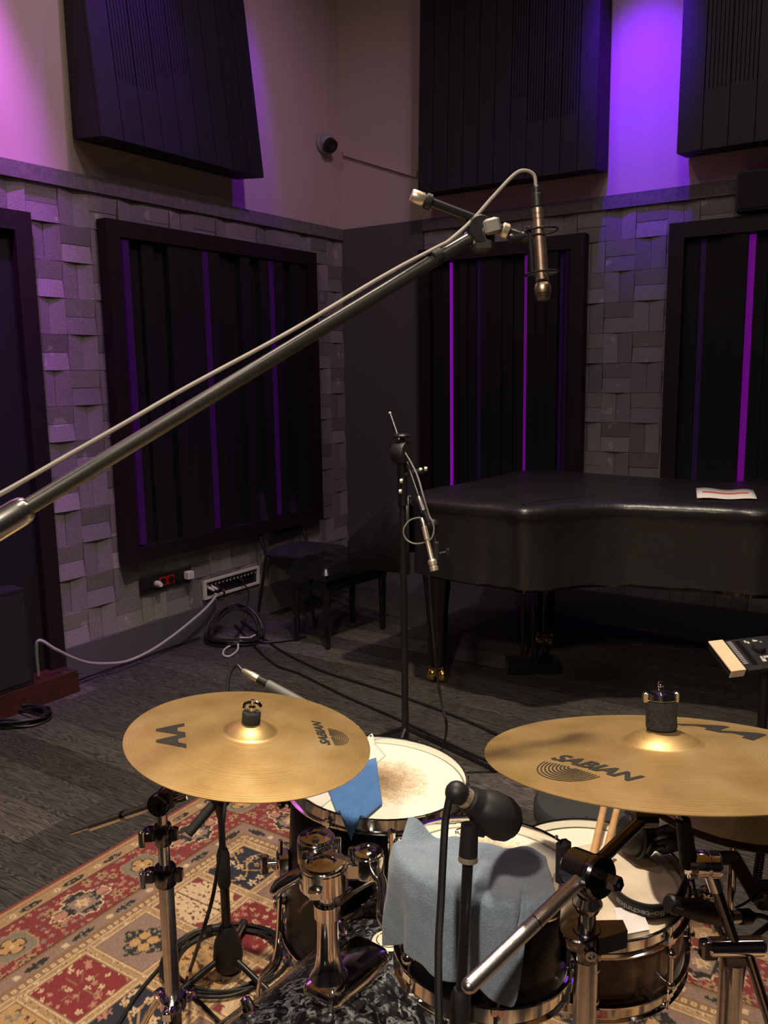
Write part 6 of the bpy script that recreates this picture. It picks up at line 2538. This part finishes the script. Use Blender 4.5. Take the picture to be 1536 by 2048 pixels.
lp_ = [Sd(843, 1036, .14), Sd(834, 1036, .13), Sd(818, 1042, .12), Sd(807, 1060, .12), Sd(812, 1078, .12), Sd(828, 1087, .13), Sd(845, 1086, .15), Sd(862, 1078, .17), Sd(868, 1060, .17), Sd(864, 1042, .17), Sd(858, 1030, .16), Sd(846, 990, .15), Sd(836, 955, .10), Sd(822, 925, .05), Sd(806, 898, .02), Sd(806, 890, .03)]
cable('loop_cable', 'thin grey cable looping beside the gold pencil microphone', lp_, 0.0032, mat('steel_grey_cable', (0.22, 0.21, 0.20), 0.45))
dc_ = [Sd(858, 1150, -0.05), Sd(862, 1220, -.04), Sd(868, 1290, -.02), Sd(874, 1350, 0), Sd(884, 1410, 0.05), Sd(893, 1450, 0.08), onz(888, 1485, 0.05), onz(876, 1512, 0.008), onz(868, 1530, 0.008)]
cable('drop_cable', 'black cable hanging in front of the brass piano caster', dc_, 0.0052, CABLE)

# ---- black boom stand for the floor tom with silver plug
gb = onz(458, 1952, 0)
gb = V((gb.x, gb.y, 0.007))
t = thing('floor_tom_mic_stand', 'black tripod boom stand on the rug under the crash cymbal', 'mic stand', gb)
zt = zat(gb, 1598)
MB().lathe([(0.020, 0.0), (0.034, 0.010), (0.040, 0.040), (0.036, 0.080), (0.024, 0.115), (0.018, 0.130)], gb + ZU * 0.012, ZU, 24, cap=True).build('hub', BLKP, t)
zm = zat(gb, 1740)
MB().cyl(gb + ZU * 0.12, gb + ZU * (zm + 0.03), 0.0125, seg=16).build('lower_tube', BLKM, t)
MB().lathe([(0.014, -0.055), (0.0175, -0.045), (0.0175, 0.035), (0.012, 0.055)], gb + ZU * zm, ZU, 18, cap=True).build('height_clutch', RUBBER, t)
MB().cyl(gb + ZU * zm, gb + ZU * (zt - 0.01), 0.0090, seg=16).build('upper_tube', BLKM, t)
o = MB().lathe([(0.022, -0.022), (0.026, -0.016), (0.026, 0.016), (0.022, 0.022)], gb + ZU * zt, V((0.6, -0.8, 0)), 22, cap=True)
o.tube([gb + ZU * (zt - 0.06), gb + ZU * (zt - 0.02)], [0.010, 0.018], 14)
o.build('boom_joint', BLKP, t)
jt = gb + ZU * zt
ce = P(376, 1668, (jt - EYE).dot(FW) - 0.06)
bdir_ = (jt - ce).normalized()
MB().cyl(jt, ce + bdir_ * 0.06, 0.008, seg=14).build('boom_rear', BLKM, t)
MB().cyl(ce, ce + bdir_ * 0.09, 0.0125, seg=16).build('counter_grip', RUBBER, t)
be = P(700, 1462, 2.22)
MB().cyl(jt, be, 0.008, seg=14).build('boom_arm', BLKM, t)
o = MB()
o.sphere(be, 0.013, 12)
o.cyl(be, P(714, 1464, 2.2), 0.005, seg=8)
o.rbox(P(716, 1458, 2.2), (0.004, 0.004, 0.010), None, 0.002)
o.build('clip_screw', BRASSC, t)
lgs = [((346, 1993), 0.0), ((540, 1985), 0.0), ((484, 1838), 0.0)]
for k, ((px, py), _) in enumerate(lgs):
    e = onz(px, py, 0.02) if k < 2 else onz(486, 1850, 0.03)
    lg_ = MB().tube([gb + ZU * 0.055 + (e - gb).normalized() * 0.02, e], 0.0085, 10).build('leg', BLKM if k < 2 else STEEL, t)
    MB().tube([e - (e - gb).normalized() * 0.02, e + (e - gb).normalized() * 0.012], [0.011, 0.012], 10).build('rubber_foot', RUBBER, lg_)
MB().lathe([(0.006, 0.02), (0.006, 0.036), (0.015, 0.038), (0.015, 0.052), (0.010, 0.056)], gb + ZU * 0.135, (-CRT * 0.9 - CBK * 0.2), 14, cap=True).build('clutch_knob', BLKP, t)
# its mic behind the crash: silver plug and grey barrel
qa, qb = P(484, 1340, 2.28), P(640, 1425, 2.22)
t = thing('floor_tom_microphone', 'slim grey microphone with silver plug behind the crash cymbal', 'microphone', qa.lerp(qb, .5))
lathe_ab(MB(), qa, qb, [(0.30, 0.011), (0.33, 0.0125), (0.95, 0.0125), (1.0, 0.008)], 20).build('barrel', mat('grey_barrel', (0.16, 0.16, 0.15), 0.5), t, angle=30)
lathe_ab(MB(), qa, qb, [(0.0, 0.004), (0.02, 0.0075), (0.10, 0.0095), (0.12, 0.0105), (0.21, 0.0105), (0.215, 0.010)], 20).build('plug', SATIN, t, angle=30)
lathe_ab(MB(), qa, qb, [(0.21, 0.0105), (0.30, 0.0115), (0.33, 0.013), (0.335, 0.010)], 20).build('plug_collar', BLKP, t, angle=30)
cable('floor_mic_cable', 'black cable curling from the silver plug behind the crash cymbal',
      [qa, P(474, 1331, 2.29), P(463, 1340, 2.29), P(456, 1362, 2.28), P(456, 1400, 2.26), P(458, 1500, 2.22), P(452, 1590, 2.15), P(447, 1640, 2.10), P(438, 1720, 2.08), P(424, 1800, 2.07), P(400, 1880, 2.07), onz(382, 1935, 0.02), onz(370, 1968, 0.013)], 0.0048, CABLE)
cg = onz(452, 1930, 0)
coil('rug_cable_coil', 'loops of black cable lying on the rug round the tripod', (cg.x, cg.y, 0.008), 0.155, 0.135, 4, 0.0050, CABLE, seed=2, zamp=0.008)
cable('rug_cable', 'single black cable running over the rug to the crash stand',
      [onz(452, 1858, 0.014), onz(400, 1878, 0.014), onz(350, 1905, 0.014), onz(315, 1940, 0.014), onz(270, 1995, 0.014), onz(230, 2060, 0.014), onz(190, 2130, 0.014)], 0.0048, CABLE)

# ---- snare microphone from the right and its stand
sa, sb_ = P(1336, 1806, 1.53), P(1455, 1834, 1.60)
t = thing('snare_microphone', 'black cylindrical microphone aimed across the snare head', 'microphone', sa.lerp(sb_, .5))
lathe_ab(MB(), sa, sb_, [(0.0, 0.012), (0.02, 0.0155), (0.17, 0.0165), (0.18, 0.0150), (0.26, 0.0165), (0.45, 0.0195), (0.50, 0.0205), (0.95, 0.0195), (1.0, 0.016)], 28).build('body', BLKP, t, angle=30)
for k in range(6):
    a = 2 * math.pi * k / 6
    ax_ = (sb_ - sa).normalized()
    u_ = ax_.orthogonal().normalized()
    d = u_ * math.cos(a) + ax_.cross(u_) * math.sin(a)
    MB().tube([sa + ax_ * 0.004 + d * 0.0158, sa + ax_ * 0.022 + d * 0.0165], 0.0016, 6).build('grille_slot', STEEL, t)
xa_ = sb_ + (sb_ - sa).normalized() * 0.004
xb_ = P(1512, 1832, 1.62)
o = lathe_ab(MB(), xa_, xb_, [(0.0, 0.010), (0.02, 0.0115), (0.35, 0.0115), (0.37, 0.0105)], 18)
o.build('silver_collar', STEEL, t, angle=30)
o = lathe_ab(MB(), xa_, xb_, [(0.37, 0.0135), (0.40, 0.0145), (0.75, 0.0145), (0.9, 0.008), (1.0, 0.006)], 18)
tag(o.build('snare_plug', BLKP), 'black plug on the rear of the snare microphone', 'plug')
cable('snare_cable', 'black cable leaving the snare microphone plug towards the stand', [xb_ - CRT * .01, P(1535, 1836, 1.62), P(1580, 1880, 1.62), P(1600, 2000, 1.60), onz(1640, 2200, 0.02)], 0.005, CABLE)
sbb = P(1560, 1790, 1.70)
sb0 = V((sbb.x, sbb.y, 0))
t = thing('snare_mic_stand', 'black stand with cranked bracket beside the hi-hat', 'mic stand', sb0)
MB().cyl(sb0 + ZU * 0.03, sbb + ZU * 0.10, 0.011, seg=14).build('column', BLKM, t)
MB().lathe([(0.11, 0.008), (0.11, 0.016), (0.03, 0.032), (0.014, 0.05)], sb0, ZU, 26, cap=True).build('round_base', BLKM, t)
o = MB()
for (a, b) in (((1436, 1716), (1468, 1716)), ((1468, 1716), (1512, 1792)), ((1512, 1792), (1560, 1792))):
    pa1, pb1 = P(*a, 1.58), P(*b, 1.58 if b[0] < 1550 else 1.70)
    d = (pb1 - pa1).normalized()
    o.rbox((pa1 + pb1) / 2, ((pb1 - pa1).length / 2 + 0.008, 0.006, 0.013), (d, CBK, d.cross(CBK)), 0.003)
o.build('cranked_bracket', BLKM, t)
MB().rbox(P(1530, 1790, 1.64), (0.018, 0.016, 0.026), None, 0.005).build('clamp_block', BLKP, t)
o = MB()
o.tube([sb_.lerp(sa, 0.2) - ZU * 0.018, P(1445, 1872, 1.6), P(1500, 1880, 1.64), sbb - ZU * 0.05], 0.006, 8)
o.build('mic_arm', BLKM, t)
# coiled headphone lead
pts = []
ca_, cb2 = P(1528, 1660, 1.72), P(1512, 1772, 1.70)
for k in range(150):
    f = k / 149
    a = k * 0.85
    pts.append(ca_.lerp(cb2, f) + V((math.cos(a) * 0.0075, math.sin(a) * 0.0075, 0)))
o = MB().tube(pts, 0.0022, 6).build('coiled_lead', CABLE)
tag(o, 'black coiled lead dangling beside the hi-hat', 'cable')
cable('headphone_cable', 'thin black lead from the headphones across to the stand',
      [snm @ (e2_ + V((0.03, -0.01, -0.01))), P(1392, 1790, 1.60), P(1420, 1815, 1.62), P(1470, 1815, 1.66), P(1505, 1795, 1.68), cb2], 0.0026, CABLE)
# drum throne edge behind the snare
tc_ = P(1200, 1600, 2.25)
tb = V((tc_.x, tc_.y + 0.10, 0))
t = thing('drum_throne', 'dark round drum stool behind the snare drum', 'stool', tb)
zs = zat(tb, 1612)
zs = min(max(zs, 0.42), 0.56)
MB().lathe([(0.10, -0.07), (0.148, -0.065), (0.155, -0.05), (0.155, -0.015), (0.145, -0.002), (0.001, 0.002)], tb + ZU * zs, ZU, 40).build('seat', mat('throne_vinyl', (0.03, 0.032, 0.033), 0.6, bump=(120, 0.2, 0.002)), t)
MB().cyl(tb + ZU * 0.12, tb + ZU * (zs - 0.06), 0.014, seg=14).build('column', CHROME, t)
for k in range(3):
    a = 0.8 + 2.094 * k
    d = V((math.cos(a), math.sin(a), 0))
    MB().tube([tb + ZU * 0.22, tb + d * 0.20 + ZU * 0.018], 0.008, 8).build('leg', CHROME, t)
    MB().sphere(tb + d * 0.205 + ZU * 0.016, 0.015, 10).build('rubber_foot', RUBBER, t)
